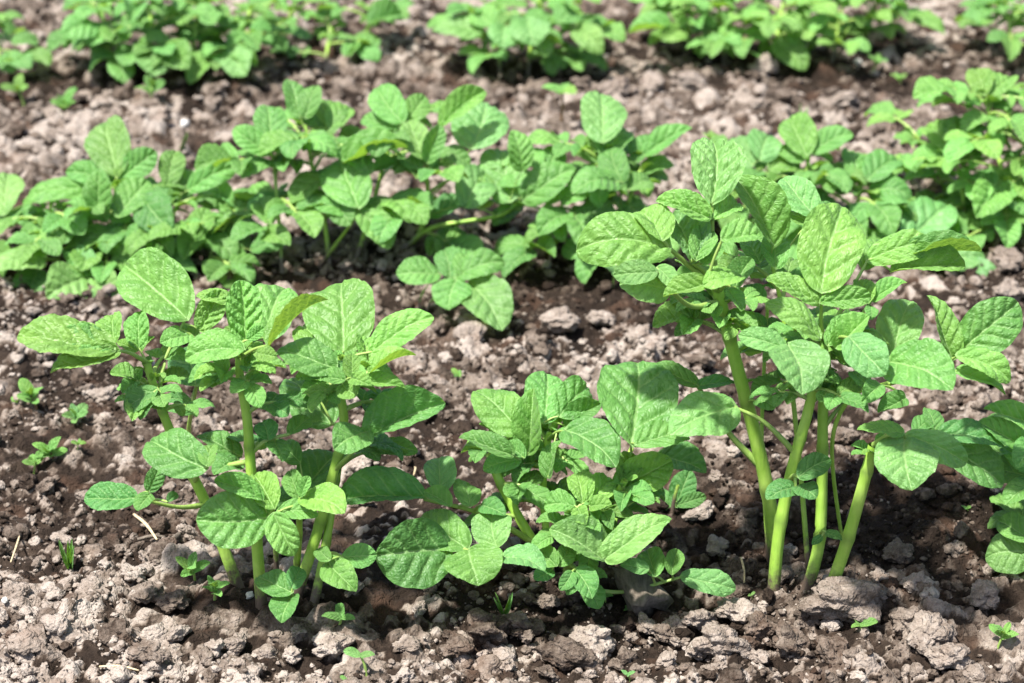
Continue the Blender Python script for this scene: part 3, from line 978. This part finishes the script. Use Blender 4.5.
P.leaf((772, 265), 7, [(772, 246, 736, 176, 42, 'f', 'n', (.5, -.7, .6)), (775, 268, 778, 236, 30, 'n', 'n'), (760, 262, 742, 240, 24, 'n', 'n')], 'n')
P.leaf((774, 275), 9, [(814, 216, 783, 177, 38, 'n', 'p', (.2, -.8, .6)), (810, 222, 785, 213, 24, 'n', 'n'), (818, 222, 832, 205, 22, 'n')], 'n')
P.leaf((768, 318), 7, [(768, 327, 732, 322, 26, 'n', 'o'), (768, 328, 782, 324, 20, 'n', 'o'), (764, 300, 745, 285, 20, 'n', 'o')], 'o')
# middle shoot
P.leaf((822, 338), 1, [(822, 290, 843, 205, 66, 'n', 'y', (-.15, -.9, .45)), (818, 303, 765, 280, 30, 'y', 'y'), (821, 303, 871, 297, 24, 'y', 'y')], 'y', via=(821, 318))
P.leaf((822, 340), -3, [(819, 338, 766, 302, 32, 'd', 'y')], 'y')
P.leaf((822, 342), -2, [(836, 347, 869, 315, 30, 'f', 'y'), (828, 345, 850, 318, 26, 'y', 'y'), (838, 350, 872, 345, 20, 'y', 'y')], 'y')
P.leaf((824, 352), -5, [(850, 338, 886, 374, 42, 'c', 'p', (0, -.7, .7))], 'p')
P.leaf((824, 356), -6, [(788, 345, 802, 395, 58, 'c', 'p', (0, -.8, .6)), (786, 348, 738, 335, 26, 'c', 'p')], 'p', via=(806, 345))
P.leaf((824, 345), 6, [(868, 260, 934, 243, 34, 'd', 'y', (0, -.6, .8)), (905, 258, 982, 250, 22, 'f', 'n', (0, -.3, .9)), (893, 272, 966, 266, 30, 'f', 'n', (0, -.5, .9)), (862, 268, 880, 240, 28, 'n', 'y')], 'y', via=(846, 300))
P.leaf((824, 350), 3, [(872, 300, 907, 282, 22, 'f', 'y'), (868, 303, 858, 280, 22, 'y', 'y'), (870, 306, 872, 320, 14, 'n')], 'n', via=(850, 330))
# right branch
P.leaf((890, 384), 5, [(893, 357, 911, 300, 46, 'n', 'p', (-.1, -.85, .5)), (898, 362, 930, 350, 26, 'n', 'p')], 'p')
P.leaf((945, 368), 1, [(952, 358, 928, 295, 30, 'f', 'n', (.3, -.8, .5)), (960, 352, 1018, 302, 52, 'n', 'n', (-.2, -.8, .6))], 'n')
P.leaf((945, 368), -1, [(957, 356, 1011, 381, 30, 'n', 'y'), (956, 372, 1006, 394, 28, 'n', 'y')], 'y')
P.leaf((892, 384), -5, [(890, 362, 953, 390, 60, 'c', 'n', (0, -.8, .6))], 'n')
P.leaf((884, 385), -2, [(905, 398, 878, 412, 22, 'f', 'o'), (880, 385, 862, 402, 22, 'n', 'n'), (868, 386, 850, 372, 20, 'n', 'n')], 'n')
# low right shoot
P.leaf((874, 446), -5, [(905, 438, 912, 489, 64, 'c', 'p', (0, -.8, .6)), (903, 433, 857, 430, 25, 'n', 'n'), (907, 436, 967, 463, 32, 'n', 'p')], 'p', via=(888, 436))
P.leaf((874, 446), 2, [(936, 433, 925, 408, 22, 'n', 'o'), (939, 434, 1005, 449, 36, 'c', 'o'), (950, 446, 1003, 486, 42, 'c', 'o'), (915, 432, 935, 420, 22, 'n', 'o')], 'o', via=(905, 436))
# leaves on the bare stems
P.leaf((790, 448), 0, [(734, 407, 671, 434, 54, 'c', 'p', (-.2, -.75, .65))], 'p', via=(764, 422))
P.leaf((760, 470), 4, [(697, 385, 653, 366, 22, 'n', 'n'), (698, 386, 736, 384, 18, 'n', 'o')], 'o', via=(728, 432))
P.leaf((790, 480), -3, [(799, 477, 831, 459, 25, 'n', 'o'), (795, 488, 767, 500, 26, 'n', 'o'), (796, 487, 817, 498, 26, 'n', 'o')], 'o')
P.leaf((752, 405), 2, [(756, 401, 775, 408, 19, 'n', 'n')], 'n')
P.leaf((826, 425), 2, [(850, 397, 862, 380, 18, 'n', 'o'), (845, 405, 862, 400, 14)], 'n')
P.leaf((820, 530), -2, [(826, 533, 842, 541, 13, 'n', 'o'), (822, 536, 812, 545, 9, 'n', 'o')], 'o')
P.tip(s1, 0.030, 8)
P.tip(s3, 0.030, 8)
P.fill(s1, 5, 0.028, 'y', 0.86, 0.99, 0.025)
P.fill(s3, 5, 0.028, 'y', 0.86, 0.99, 0.025)
P.fill(s2, 4, 0.026, 'n', 0.84, 0.99, 0.022)
P.tip(s2, 0.018, 4)
P.tip(s4, 0.016, 4)
P.fill(s5, 4, 0.040, 'n', 0.65, 0.98, 0.04, (0.3, 2.8))
P.fill(s3, 3, 0.036, 'n', 0.70, 0.95, 0.04, (0.0, 2.4))
P.fill(s1, 3, 0.034, 'n', 0.80, 0.98, 0.035, (0.6, 3.0))

# ---- plant cut by the right edge
P = Plant((1046, 548), 'potato plant cut off by the right edge of the picture, front row')
s1 = P.stem([(1046, 552), (1044, 505), (1040, 450), (1044, 415)], 16, 9, 2)
s2 = P.stem([(1060, 560), (1064, 500), (1075, 440)], 14, 9, 0)
P.leaf((1042, 440), -2, [(1026, 446, 978, 422, 27, 'f', 'n'), (1036, 424, 984, 408, 26, 'f', 'n'), (1030, 440, 1018, 468, 26, 'n', 'n')], 'n')
P.leaf((1043, 490), -3, [(1032, 478, 985, 470, 34, 'c', 'n'), (1036, 470, 1000, 448, 30, 'c', 'n'), (1036, 484, 1005, 505, 28, 'n', 'n')], 'n')
P.leaf((1045, 530), -5, [(1030, 540, 998, 520, 30, 'n', 'n'), (1032, 552, 985, 558, 44, 'c', 'p', (0, -.8, .6))], 'n')
P.fill(s1, 3, 0.036, 'n', 0.6, 0.98, 0.035, (-0.6, 2.2))
P.fill(s2, 4, 0.042, 'n', 0.5, 0.98, 0.045)
P.tip(s1, 0.022, 4)

# ---- small dark shoot between the middle and the right plant
P = Plant((672, 512), 'small dark potato shoot between the middle and the tall plant', 'potato_shoot', 'potato shoot')
s1 = P.stem([(672, 514), (674, 500), (678, 485)], 6, 4, 0, False)
P.leaf((676, 492), 0, [(676, 506, 690, 470, 26, 'n', 'o'), (672, 508, 650, 490, 20, 'n', 'o'), (678, 505, 706, 496, 15, 'n', 'o')], 'o')

# ================================================================== second row
# ---- left clump
P = Plant((110, 262), 'wide potato plant at the left edge, second row', off=0.0)
sa = P.stem([(60, 275), (58, 240), (50, 205)], 6, 3, 2)
sb = P.stem([(110, 268), (112, 230), (116, 180)], 7, 3, 2)
sc_ = P.stem([(160, 272), (168, 235), (180, 195)], 7, 3, 2)
sd = P.stem([(205, 275), (215, 245), (235, 210)], 6, 3, 0)
P.leaf((116, 182), 3, [(117, 174, 106, 120, 46, 'n', 'p', (0, -.85, .5)), (121, 178, 156, 151, 29, 'n', 'n'), (112, 186, 66, 172, 28, 'n', 'n')], 'n')
P.leaf((180, 196), 3, [(190, 190, 238, 166, 27, 'n', 'n'), (168, 184, 176, 151, 27, 'n', 'n'), (175, 192, 196, 172, 24)], 'n')
P.leaf((50, 206), 2, [(90, 188, 22, 204, 34, 'd', 'n'), (4, 214, 8, 174, 38, 'n', 'p'), (50, 227, 10, 211, 28, 'n', 'n')], 'n')
P.leaf((112, 215), -2, [(98, 214, 100, 168, 29, 'n', 'n'), (118, 216, 148, 181, 36, 'n', 'n'), (106, 220, 78, 205, 26, 'n', 'y'), (112, 222, 128, 212, 20, 'y', 'y')], 'y')
P.leaf((172, 212), 0, [(142, 197, 172, 232, 40, 'c', 'o'), (150, 210, 128, 200, 24, 'n', 'n'), (160, 215, 178, 188, 24, 'n')], 'n')
P.leaf((58, 245), -5, [(42, 258, -4, 271, 40, 'c', 'p'), (38, 270, 26, 302, 36, 'n', 'o'), (46, 256, 40, 228, 26, 'n', 'n')], 'n')
P.leaf((104, 250), -7, [(87, 278, 46, 297, 50, 'c', 'p', (0, -.8, .6)), (94, 281, 99, 308, 26, 'n', 'p'), (93, 276, 73, 252, 28, 'n', 'p'), (97, 279, 121, 295, 32, 'n', 'p')], 'p')
P.leaf((165, 245), -4, [(164, 264, 200, 249, 36, 'n', 'p'), (150, 264, 164, 238, 26, 'n', 'n'), (158, 268, 140, 250, 24, 'n', 'n')], 'n')
P.leaf((212, 250), -3, [(202, 247, 250, 237, 42, 'n', 'p'), (196, 242, 206, 208, 26, 'n', 'n'), (224, 262, 242, 302, 40, 'c', 'p'), (252, 250, 288, 234, 26, 'n', 'n')], 'n')
P.leaf((232, 214), 2, [(240, 216, 274, 197, 40, 'n', 'n'), (228, 212, 216, 182, 26, 'n', 'n'), (220, 210, 196, 198, 24, 'n')], 'n')
for s in (sa, sb, sc_, sd):
    P.fill(s, 3 if s is sd else 7, 0.048, 'n', 0.5, 0.95, 0.05)
    P.tip(s, 0.022, 4)

# ---- big middle clump
P = Plant((340, 262), 'large spreading potato plant behind the left front plant, second row')
sa = P.stem([(282, 272), (280, 235), (275, 175), (272, 150)], 7, 3, 3)
sb = P.stem([(330, 268), (325, 225), (312, 165), (305, 125)], 8, 4, 5)
sc_ = P.stem([(398, 252), (418, 236), (427, 200), (426, 160)], 9, 4, 2)
sd = P.stem([(400, 254), (432, 228), (497, 216), (520, 200)], 8, 4, 2)
se = P.stem([(355, 262), (370, 215), (385, 160), (395, 130)], 8, 4, 6)
sf = P.stem([(318, 268), (335, 245), (350, 225), (358, 212)], 6, 3, -2)
P.leaf((274, 160), 1, [(272, 147, 267, 106, 34, 'n', 'n'), (270, 153, 233, 129, 26, 'n', 'n'), (276, 152, 300, 138, 24, 'n', 'n')], 'n')
P.leaf((307, 135), 5, [(300, 117, 289, 80, 29, 'n', 'n'), (305, 117, 317, 86, 25, 'n', 'n'), (325, 137, 337, 103, 38, 'n', 'n'), (330, 128, 352, 108, 26, 'n')], 'n')
P.leaf((358, 213), -4, [(358, 207, 338, 160, 50, 'c', 'n', (0, -.8, .6)), (357, 211, 312, 205, 30, 'n', 'n'), (360, 212, 390, 249, 34, 'n', 'n')], 'n')
P.leaf((385, 165), -1, [(345, 162, 408, 146, 32, 'f', 'n', (0, -.3, .9)), (372, 172, 340, 160, 26, 'n')], 'n')
P.leaf((394, 135), 5, [(402, 122, 377, 88, 34, 'n', 'n'), (405, 125, 425, 96, 26, 'n', 'n'), (395, 128, 362, 118, 26, 'n')], 'n')
P.leaf((426, 165), 1, [(424, 158, 409, 120, 30, 'n', 'p'), (428, 162, 440, 125, 22, 'f', 'n'), (422, 168, 402, 160, 22, 'n')], 'n')
P.leaf((424, 200), 4, [(472, 147, 484, 101, 58, 'c', 'p', (0, -.85, .5)), (442, 127, 485, 90, 26, 'f', 'n')], 'p', via=(448, 180))
P.leaf((497, 215), -1, [(465, 207, 487, 173, 40, 'n', 'p'), (430, 216, 474, 203, 28, 'n', 'o')], 'n')
P.leaf((518, 202), 0, [(510, 200, 494, 148, 48, 'c', 'p', (0, -.8, .5)), (524, 199, 576, 168, 40, 'n', 'n', (-.1, -.7, .7)), (522, 170, 512, 130, 28, 'n', 'n')], 'n')
P.leaf((280, 230), -3, [(262, 228, 232, 240, 30, 'n', 'n'), (270, 224, 258, 200, 26, 'n', 'n'), (268, 232, 290, 246, 26, 'n', 'n')], 'n')
for s, n in ((sa, 5), (sb, 8), (sc_, 6), (se, 8)):
    P.fill(s, n, 0.050, 'n', 0.55, 0.97, 0.055)
    P.tip(s, 0.024, 4)
P.tip(sd, 0.02, 3)

# ---- low leaf cluster in front of it
P = Plant((432, 314), 'low cluster of round potato leaves on thin stalks, second row foreground', 'potato_shoot', 'potato shoot')
sa = P.stem([(419, 316), (420, 300), (424, 290)], 4, 3, 0, False)
sb = P.stem([(424, 318), (432, 300), (446, 285)], 4, 3, 0, False)
P.leaf((424, 291), 0, [(438, 274, 396, 274, 36, 'c', 'n'), (450, 278, 444, 250, 28, 'n', 'n')], 'n')
P.leaf((446, 286), -1, [(470, 283, 502, 331, 50, 'c', 'p', (0, -.8, .6)), (456, 278, 505, 262, 32, 'n', 'n'), (456, 281, 449, 309, 40, 'c', 'n', (0, -.8, .6)), (462, 277, 472, 256, 26, 'n', 'n')], 'n')

# ---- third clump of the second row
P = Plant((575, 262), 'upright potato plant left of the tall one, second row')
sa = P.stem([(548, 266), (556, 240), (562, 205), (570, 180)], 7, 3, 2)
sb = P.stem([(585, 268), (592, 225), (600, 180), (603, 150)], 7, 4, 3)
sc_ = P.stem([(600, 268), (620, 225), (640, 170)], 6, 3, 3)
P.leaf((603, 152), 2, [(603, 141, 600, 94, 48, 'n', 'p', (0, -.85, .5)), (600, 163, 576, 142, 25, 'n', 'n'), (602, 156, 630, 131, 34, 'n', 'n')], 'n')
P.leaf((640, 172), 3, [(645, 154, 692, 127, 26, 'n', 'n'), (636, 162, 652, 134, 26, 'n', 'n'), (642, 172, 674, 165, 22, 'n', 'n')], 'n')
P.leaf((615, 225), -3, [(622, 182, 611, 148, 30, 'n', 'o'), (616, 182, 573, 192, 38, 'd', 'n'), (630, 190, 650, 180, 26, 'n', 'n')], 'n')
P.leaf((565, 200), 0, [(540, 165, 520, 150, 28, 'n', 'n'), (548, 175, 556, 148, 26, 'n', 'n'), (560, 190, 545, 205, 26, 'n', 'n')], 'n')
for s, n in ((sa, 6), (sb, 7), (sc_, 7)):
    P.fill(s, n, 0.048, 'n', 0.5, 0.97, 0.05)
    P.tip(s, 0.022, 4)

# ---- fourth clump, behind the tall plant
P = Plant((800, 245), 'potato plant half hidden behind the tall plant, second row')
sa = P.stem([(760, 250), (757, 210), (752, 175)], 6, 3, 4)
sb = P.stem([(800, 248), (804, 200), (808, 160)], 6, 3, 4)
sc_ = P.stem([(850, 250), (855, 215), (862, 180)], 6, 3, 4)
sd = P.stem([(890, 262), (905, 240), (915, 225)], 5, 3, 0)
P.leaf((808, 162), 4, [(806, 155, 789, 117, 36, 'n', 'n'), (812, 152, 853, 134, 30, 'n', 'n'), (804, 160, 775, 150, 28, 'n', 'n')], 'n')
P.leaf((752, 178), 4, [(752, 165, 722, 142, 40, 'c', 'p'), (760, 160, 770, 135, 36, 'n', 'p'), (770, 170, 795, 158, 30, 'n', 'n')], 'p')
P.leaf((862, 184), 3, [(868, 180, 900, 160, 34, 'n', 'n'), (858, 180, 846, 150, 30, 'n', 'n'), (870, 190, 912, 196, 34, 'd', 'n'), (852, 190, 830, 178, 28)], 'n')
P.leaf((912, 230), -3, [(905, 242, 948, 206, 48, 'c', 'p'), (935, 272, 1002, 318, 62, 'c', 'p', (0, -.8, .6)), (930, 262, 985, 258, 40, 'c', 'p'), (918, 262, 935, 300, 38, 'c', 'p')], 'p')
for s, n in ((sa, 7), (sb, 8), (sc_, 8)):
    P.fill(s, n, 0.048, 'n', 0.5, 0.97, 0.055)
    P.tip(s, 0.026, 5)
P.fill(sd, 3, 0.04, 'p', 0.4, 0.9, 0.05)

# ---- fifth clump at the right edge
P = Plant((985, 222), 'bushy crinkled potato plant at the right edge, second row', off=0.0)
sa = P.stem([(965, 228), (962, 190), (955, 155)], 6, 3, 2)
sb = P.stem([(1005, 236), (1003, 180), (990, 120), (985, 95)], 7, 3, 4)
sc_ = P.stem([(1025, 225), (1030, 160), (1028, 90)], 7, 3, 4)
sd = P.stem([(950, 200), (935, 165), (915, 135)], 5, 3, 8)
P.leaf((962, 185), -4, [(1000, 192, 976, 218, 40, 'y', 'n'), (1008, 195, 1028, 215, 36, 'y', 'n'), (995, 185, 968, 178, 30, 'y', 'n')], 'n')
P.leaf((955, 158), 2, [(950, 150, 925, 128, 32, 'y', 'y'), (955, 148, 962, 118, 30, 'y', 'y'), (945, 160, 912, 162, 28, 'y', 'y')], 'y')
P.leaf((988, 110), 3, [(985, 95, 975, 70, 28, 'y', 'y'), (990, 96, 1012, 78, 28, 'y', 'y'), (980, 104, 950, 95, 26, 'y', 'y')], 'y')
for s, n in ((sa, 9), (sb, 15), (sc_, 13), (sd, 8)):
    P.fill(s, n, 0.044, 'y', 0.3, 0.97, 0.055)
    P.tip(s, 0.026, 5)

# ================================================================== third row
def far_plant(base, label, stems, size=0.048, n=7, tone='n', length=0.055, leaves=()):
    P = Plant(base, label)
    for pts in stems:
        s = P.stem(pts, 6, 3, 2)
        P.fill(s, n, size, tone, 0.5, 0.97, length, None, 0.6)
        P.tip(s, 0.026, 4)
    for node, gd, lets in leaves:
        P.leaf(node, gd, lets, tone)

far_plant((8, 72), 'potato plant peeking in at the top left corner, third row', [[(0, 78), (-2, 50), (-6, 20)], [(-30, 78), (-34, 45), (-30, 5)]], n=3,
          leaves=[((0, 50), -3, [(22, 55, 48, 66, 30, 'c'), (10, 52, 14, 72, 26), (14, 44, 36, 40, 24)])])
far_plant((165, 72), 'broad potato plant, second from the left in the third row',
          [[(110, 75), (108, 40), (100, 5)], [(150, 80), (150, 35), (152, -10)], [(190, 78), (195, 35), (200, -5)], [(228, 74), (235, 40), (250, 10)]], 0.050, 8,
          leaves=[((150, 60), -6, [(150, 50, 155, 77, 40, 'c', 'p'), (140, 52, 122, 66, 32, 'c'), (165, 52, 188, 68, 34, 'n')]),
                  ((230, 60), -5, [(232, 48, 246, 75, 34, 'c', 'p'), (222, 46, 206, 56, 26, 'n')]),
                  ((108, 40), -4, [(100, 28, 62, 36, 34, 'd'), (104, 30, 90, 46, 28)])])
far_plant((345, 52), 'small sparse potato plant, third from the left in the third row',
          [[(325, 66), (328, 45), (332, 28)], [(362, 58), (366, 32), (372, 8)], [(285, 45), (288, 25), (292, 8)]], 0.036, 3,
          leaves=[((366, 40), -3, [(364, 40, 376, 52, 24, 'c'), (370, 24, 402, 14, 26)])])
far_plant((510, 68), 'potato plant with round drooping leaves, middle of the third row',
          [[(500, 76), (498, 40), (492, 8)], [(528, 74), (532, 35), (540, -6)], [(545, 60), (560, 35), (575, 15)]], 0.050, 6,
          leaves=[((500, 45), -5, [(482, 30, 432, 30, 38, 'c', 'p'), (492, 26, 478, 10, 30)]),
                  ((508, 45), -6, [(505, 26, 504, 48, 34, 'c', 'p'), (528, 18, 536, 45, 42, 'c', 'p')]),
                  ((560, 35), -4, [(575, 30, 603, 52, 28, 'n', 'p'), (560, 22, 572, 10, 30, 'n')])])
far_plant((760, 58), 'long bushy potato plant, fifth from the left in the third row',
          [[(690, 58), (688, 30), (680, 0)], [(725, 66), (722, 30), (715, -8)], [(775, 72), (778, 30), (785, -8)], [(832, 62), (838, 30), (845, -8)], [(865, 45), (870, 20), (880, -5)]],
          0.046, 9, 'y',
          leaves=[((776, 55), -5, [(775, 42, 806, 70, 30, 'n', 'n'), (768, 38, 742, 30, 28)]),
                  ((690, 40), -3, [(670, 25, 628, 32, 26, 'f', 'n'), (680, 28, 662, 40, 24)])])
far_plant((1012, 60), 'potato plant at the top right corner, third row', [[(1012, 64), (1010, 30), (1005, 0)], [(1040, 64), (1042, 25), (1045, -8)]], 0.040, 7)

# ================================================================== weeds and litter
def seedling(px, py, size, n, label, lean=0.2, tone='y', stem_h=0.5, red=False, two_tier=False, group='weed seedlings in the soil'):
    b = ground_at(px, py)
    b.z = max(b.z, ground_z(b.x, b.y) - 0.002)
    s = 1.05 * size / FPX * depth_of(b)
    root = thing('weed_seedling', b, label, 'weed', group)
    a0 = rl.uniform(0, 6.28)
    top = b + Vector((lean * s * math.cos(a0), lean * s * math.sin(a0), stem_h * s))
    path, rad = catmull([b - UPV * 0.006, b.lerp(top, 0.5) + Vector((0.0006, 0, 0)), top], [s * 0.05, s * 0.045, s * 0.03], 5)
    link('stem', join_tubes('stem', [tube_geo(path, rad, 6)], M_REDSTEM if red else M_STALK, b), root)
    for k in range(n):
        az = a0 + k * 2 * math.pi / n + rl.uniform(-.3, .3) if n < 5 else a0 + 2.4 * k
        el = rl.uniform(0.15, 0.5) + (0.5 * k / n if n > 3 else 0)
        d = Vector((math.cos(az) * math.cos(el), math.sin(az) * math.cos(el), math.sin(el)))
        q = b.lerp(top, 1.0 if n < 5 else 0.55 + 0.45 * k / n)
        L = s * rl.uniform(0.45, 0.7)
        put_leaflet(root, b, q, q + d * L, L * rl.uniform(0.42, 0.6), UPV + Vector((0, -.5, 0)), rl.choice('nc'), tone, 'seed_leaf')

seedling(38, 412, 30, 7, 'feathery pale weed seedling, topmost of the weed patch at the left edge', red=True, stem_h=0.6)
seedling(76, 424, 28, 6, 'spreading grey-green weed seedling, right one of the weed patch at the left edge', tone='p', stem_h=0.4)
seedling(55, 462, 28, 7, 'pale weed seedling in the middle of the weed patch at the left edge', red=True, stem_h=0.5)
seedling(33, 470, 20, 6, 'tiny bright weed seedling, lowest of the weed patch at the left edge', stem_h=0.4)
seedling(77, 460, 14, 4, 'very small weed just right of the pale seedling in the left patch', stem_h=0.4)
seedling(16, 408, 13, 4, 'tiny weed nearest the left edge above the weed patch', stem_h=0.4)
seedling(196, 585, 30, 5, 'bright green weed seedling left of the left plant stems', stem_h=0.75)
seedling(214, 606, 30, 6, 'leafy weed seedling at the foot of the leftmost stem', stem_h=0.7)
seedling(338, 636, 30, 3, 'small sprout with three leaves in front of the left plant', tone='n', stem_h=0.4)
seedling(368, 682, 32, 2, 'pale two-leaf sprout at the bottom edge below the left plant', tone='p', stem_h=0.7)
seedling(345, 686, 18, 2, 'tiny sprout cut by the bottom edge, left of the pale sprout', stem_h=0.4)
seedling(862, 637, 26, 3, 'small bright sprout in front of the big brown clod', stem_h=0.35)
seedling(996, 652, 28, 5, 'bright weed seedling near the bottom right corner', stem_h=0.6)
seedling(630, 680, 15, 3, 'tiny round-leaved sprout at the bottom middle', tone='p', stem_h=0.3)
seedling(605, 602, 12, 3, 'tiny sprout beside the weathered wood stub', stem_h=0.4)
seedling(628, 612, 10, 3, 'tiny dark sprout left of the weathered wood stub', tone='o', stem_h=0.4)
seedling(752, 600, 10, 2, 'pale germinating sprout left of the tall stems', tone='p', stem_h=0.5)
seedling(612, 292, 22, 4, 'pale seedling in the shade left of the tall plant', tone='p', stem_h=0.7)
seedling(561, 126, 34, 3, 'lone upright weed with dark red stem between second and third row', red=True, stem_h=1.0, lean=0.05)
seedling(25, 108, 26, 4, 'round-leaved weed behind the left clump, left one of two', stem_h=0.5)
seedling(66, 118, 30, 7, 'low bushy weed behind the left clump, right one of two', stem_h=0.4)
seedling(150, 106, 28, 5, 'weed seedling under the broad plant of the third row', tone='n', stem_h=0.6)
seedling(872, 72, 20, 4, 'small weed in the shade of the long bushy third row plant', tone='n', stem_h=0.5)
seedling(705, 152, 16, 4, 'tiny weed behind the upright second row plant', stem_h=0.4)
seedling(900, 90, 16, 4, 'tiny weed on bare soil near the top right', stem_h=0.4)
seedling(968, 515, 12, 3, 'tiny weed on shaded soil by the right edge plant', stem_h=0.4)
seedling(460, 380, 14, 4, 'tiny weed on bare soil above the middle plant', stem_h=0.4)

def grass(px, py, hpx, n, label):
    b = ground_at(px, py)
    b.z = max(b.z, ground_z(b.x, b.y) - 0.002)
    root = thing('grass_sprout', b, label, 'grass', 'grass sprouts in the soil')
    h = hpx / FPX * depth_of(b)
    for k in range(n):
        az = rl.uniform(0, 6.28)
        t = b + Vector((math.cos(az) * h * 0.4, math.sin(az) * h * 0.3, h * rl.uniform(0.7, 1.1)))
        put_leaflet(root, b, b - UPV * 0.003, t, h * 0.13, Vector((0.2, -1, 0.3)), 'f', 'n', 'grass_blade')

grass(70, 566, 30, 5, 'tiny grass tuft on the mossy patch left of the left plant')
grass(503, 612, 24, 4, 'thin grass sprout on the pale clods in front of the middle plant')
grass(848, 600, 26, 3, 'thin grass blades beside the rightmost tall stem')
grass(758, 282, 20, 3, 'grass blades in the shade behind the tall plant')
grass(795, 132, 26, 3, 'blurred grass blades behind the half hidden plant')
grass(180, 156, 24, 3, 'blurred grass blades behind the left clump')

def stick(name, a, b, wpx, mat, label, cat, lift=0.004, za=0.0):
    A, B = ground_at(*a), ground_at(*b)
    A.z = ground_z(A.x, A.y) + lift + za
    B.z = ground_z(B.x, B.y) + lift
    r = wpx / 2 / FPX * depth_of(A)
    mid_ = A.lerp(B, 0.5) + Vector((0.001, 0, 0.002))
    path, rad = catmull([A, mid_, B], [r * 0.8, r, r * 0.6], 6)
    V, F = tube_geo(path, rad, 7, 0.12)
    n = len(path) * 7
    V += [tuple(path[0]), tuple(path[-1])]
    F3 = [(n, (k + 1) % 7, k) for k in range(7)] + [(n + 1, n - 7 + k, n - 7 + (k + 1) % 7) for k in range(7)]
    V = [(x - A.x, y - A.y, z - A.z) for x, y, z in V]
    o = link(name, mesh_np(name, V, F, F3, mat), None, A)
    o['label'], o['category'] = label, cat

stick('straw_stalk', (134, 516), (158, 552), 3.5, M_STRAW, 'pale dry straw stalk leaning beside the left plant', 'straw')
stick('twig', (180, 542), (163, 560), 7, M_WOOD, 'short grey twig next to the pale straw stalk', 'twig')
stick('twig', (138, 546), (166, 540), 4, M_WOOD, 'thin brown twig lying left of the left plant', 'twig')
stick('straw_stalk', (740, 575), (744, 592), 2.5, M_STRAW, 'tiny curled straw bit left of the tall stems', 'straw')
stick('straw_stalk', (20, 540), (12, 572), 2.2, M_STRAW, 'thin straw fibre near the left edge', 'straw')
stick('straw_stalk', (415, 470), (414, 486), 2.2, M_STRAW, 'thin straw fibre between left and middle plant', 'straw')
stick('straw_stalk', (100, 672), (140, 680), 2.5, M_STRAW, 'straw fibre on the soil at the bottom left', 'straw')

# weathered stub of wood
def wood_stub():
    A, B = ground_at(626, 590), ground_at(650, 618)
    A.z = ground_z(A.x, A.y) + 0.016
    B.z = ground_z(B.x, B.y) + 0.010
    o_ = B.copy()
    sides, V, F = 14, [], []
    ax = (A - B).normalized()
    sx = ax.cross(UPV).normalized()
    sz = sx.cross(ax)
    rings = 12
    for i in range(rings):
        k = i / (rings - 1)
        for j in range(sides):
            th = 2 * math.pi * j / sides
            r = 0.0145 * (1.18 - 0.35 * k) * (1 + 0.16 * math.sin(3 * th + 1) + 0.10 * math.sin(7 * th + 2) + 0.05 * math.sin(9 * k + 2 * th))
            e = 0.004 * math.sin(5 * th) if i in (0, rings - 1) else 0
            p = B.lerp(A, k) + ax * e + sx * (math.cos(th) * r) + sz * (math.sin(th) * r * 0.8)
            V.append(tuple(p - o_))
    for i in range(rings - 1):
        for j in range(sides):
            F.append((i * sides + j, i * sides + (j + 1) % sides, (i + 1) * sides + (j + 1) % sides, (i + 1) * sides + j))
    c0, c1 = len(V), len(V) + 1
    V += [tuple(B - o_ + ax * 0.002), tuple(A - o_ - ax * 0.004)]
    F3 = [(c0, (j + 1) % sides, j) for j in range(sides)] + [(c1, (rings - 1) * sides + j, (rings - 1) * sides + (j + 1) % sides) for j in range(sides)]
    o = link('wood_stub', mesh_np('wood_stub', V, F, F3, M_WOOD, True), None, o_)
    o['label'], o['category'] = 'short weathered grey wood stub lying beside the middle plant', 'wood'
wood_stub()

# the big brown clod by the tall stems
p = ground_at(845, 618)
v, f = lump_shape(4, 911, 0.8)
bm_ = mesh_np('large_soil_clod', v, None, f, M_BROWN)
o = link('large_soil_clod', bm_, None, (p.x, p.y, p.z + 0.016))
o.scale = (0.034, 0.022, 0.021)
o.rotation_euler = (0.2, 0.1, 0.1)
o['label'], o['category'] = 'big brown earth clod at the foot of the tall stems', 'clod'

# pale pebbles
v, f = lump_shape(2, 951, 0.5)
pm = mesh_np('pebble', v, None, f, M_PEBBLE)
for x, y, r, lab in [(940, 667, 9, 'long white pebble at the bottom right'), (6, 610, 6, 'white pebble at the left edge'),
                     (250, 601, 7, 'pale pebble between the two leftmost stems'), (712, 298, 6, 'white pebble behind the tall plant'),
                     (858, 64, 6, 'white pebble in the shade of the third row'), (830, 122, 6, 'white pebble on bare soil behind the half hidden plant'),
                     (185, 127, 9, 'blurred white pebble behind the left clump'), (150, 366, 9, 'white stone behind the left stem of the left plant')]:
    p = ground_at(x, y)
    s = r / FPX * depth_of(p)
    o = link('pebble', pm, None, (p.x, p.y, max(p.z, ground_z(p.x, p.y)) + s * 0.3))
    o.scale = (s, s * 0.8, s)
    o.rotation_euler = (0, 0, rl.uniform(0, 6))
    o['label'], o['category'], o['group'] = lab, 'pebble', 'pale pebbles in the soil'
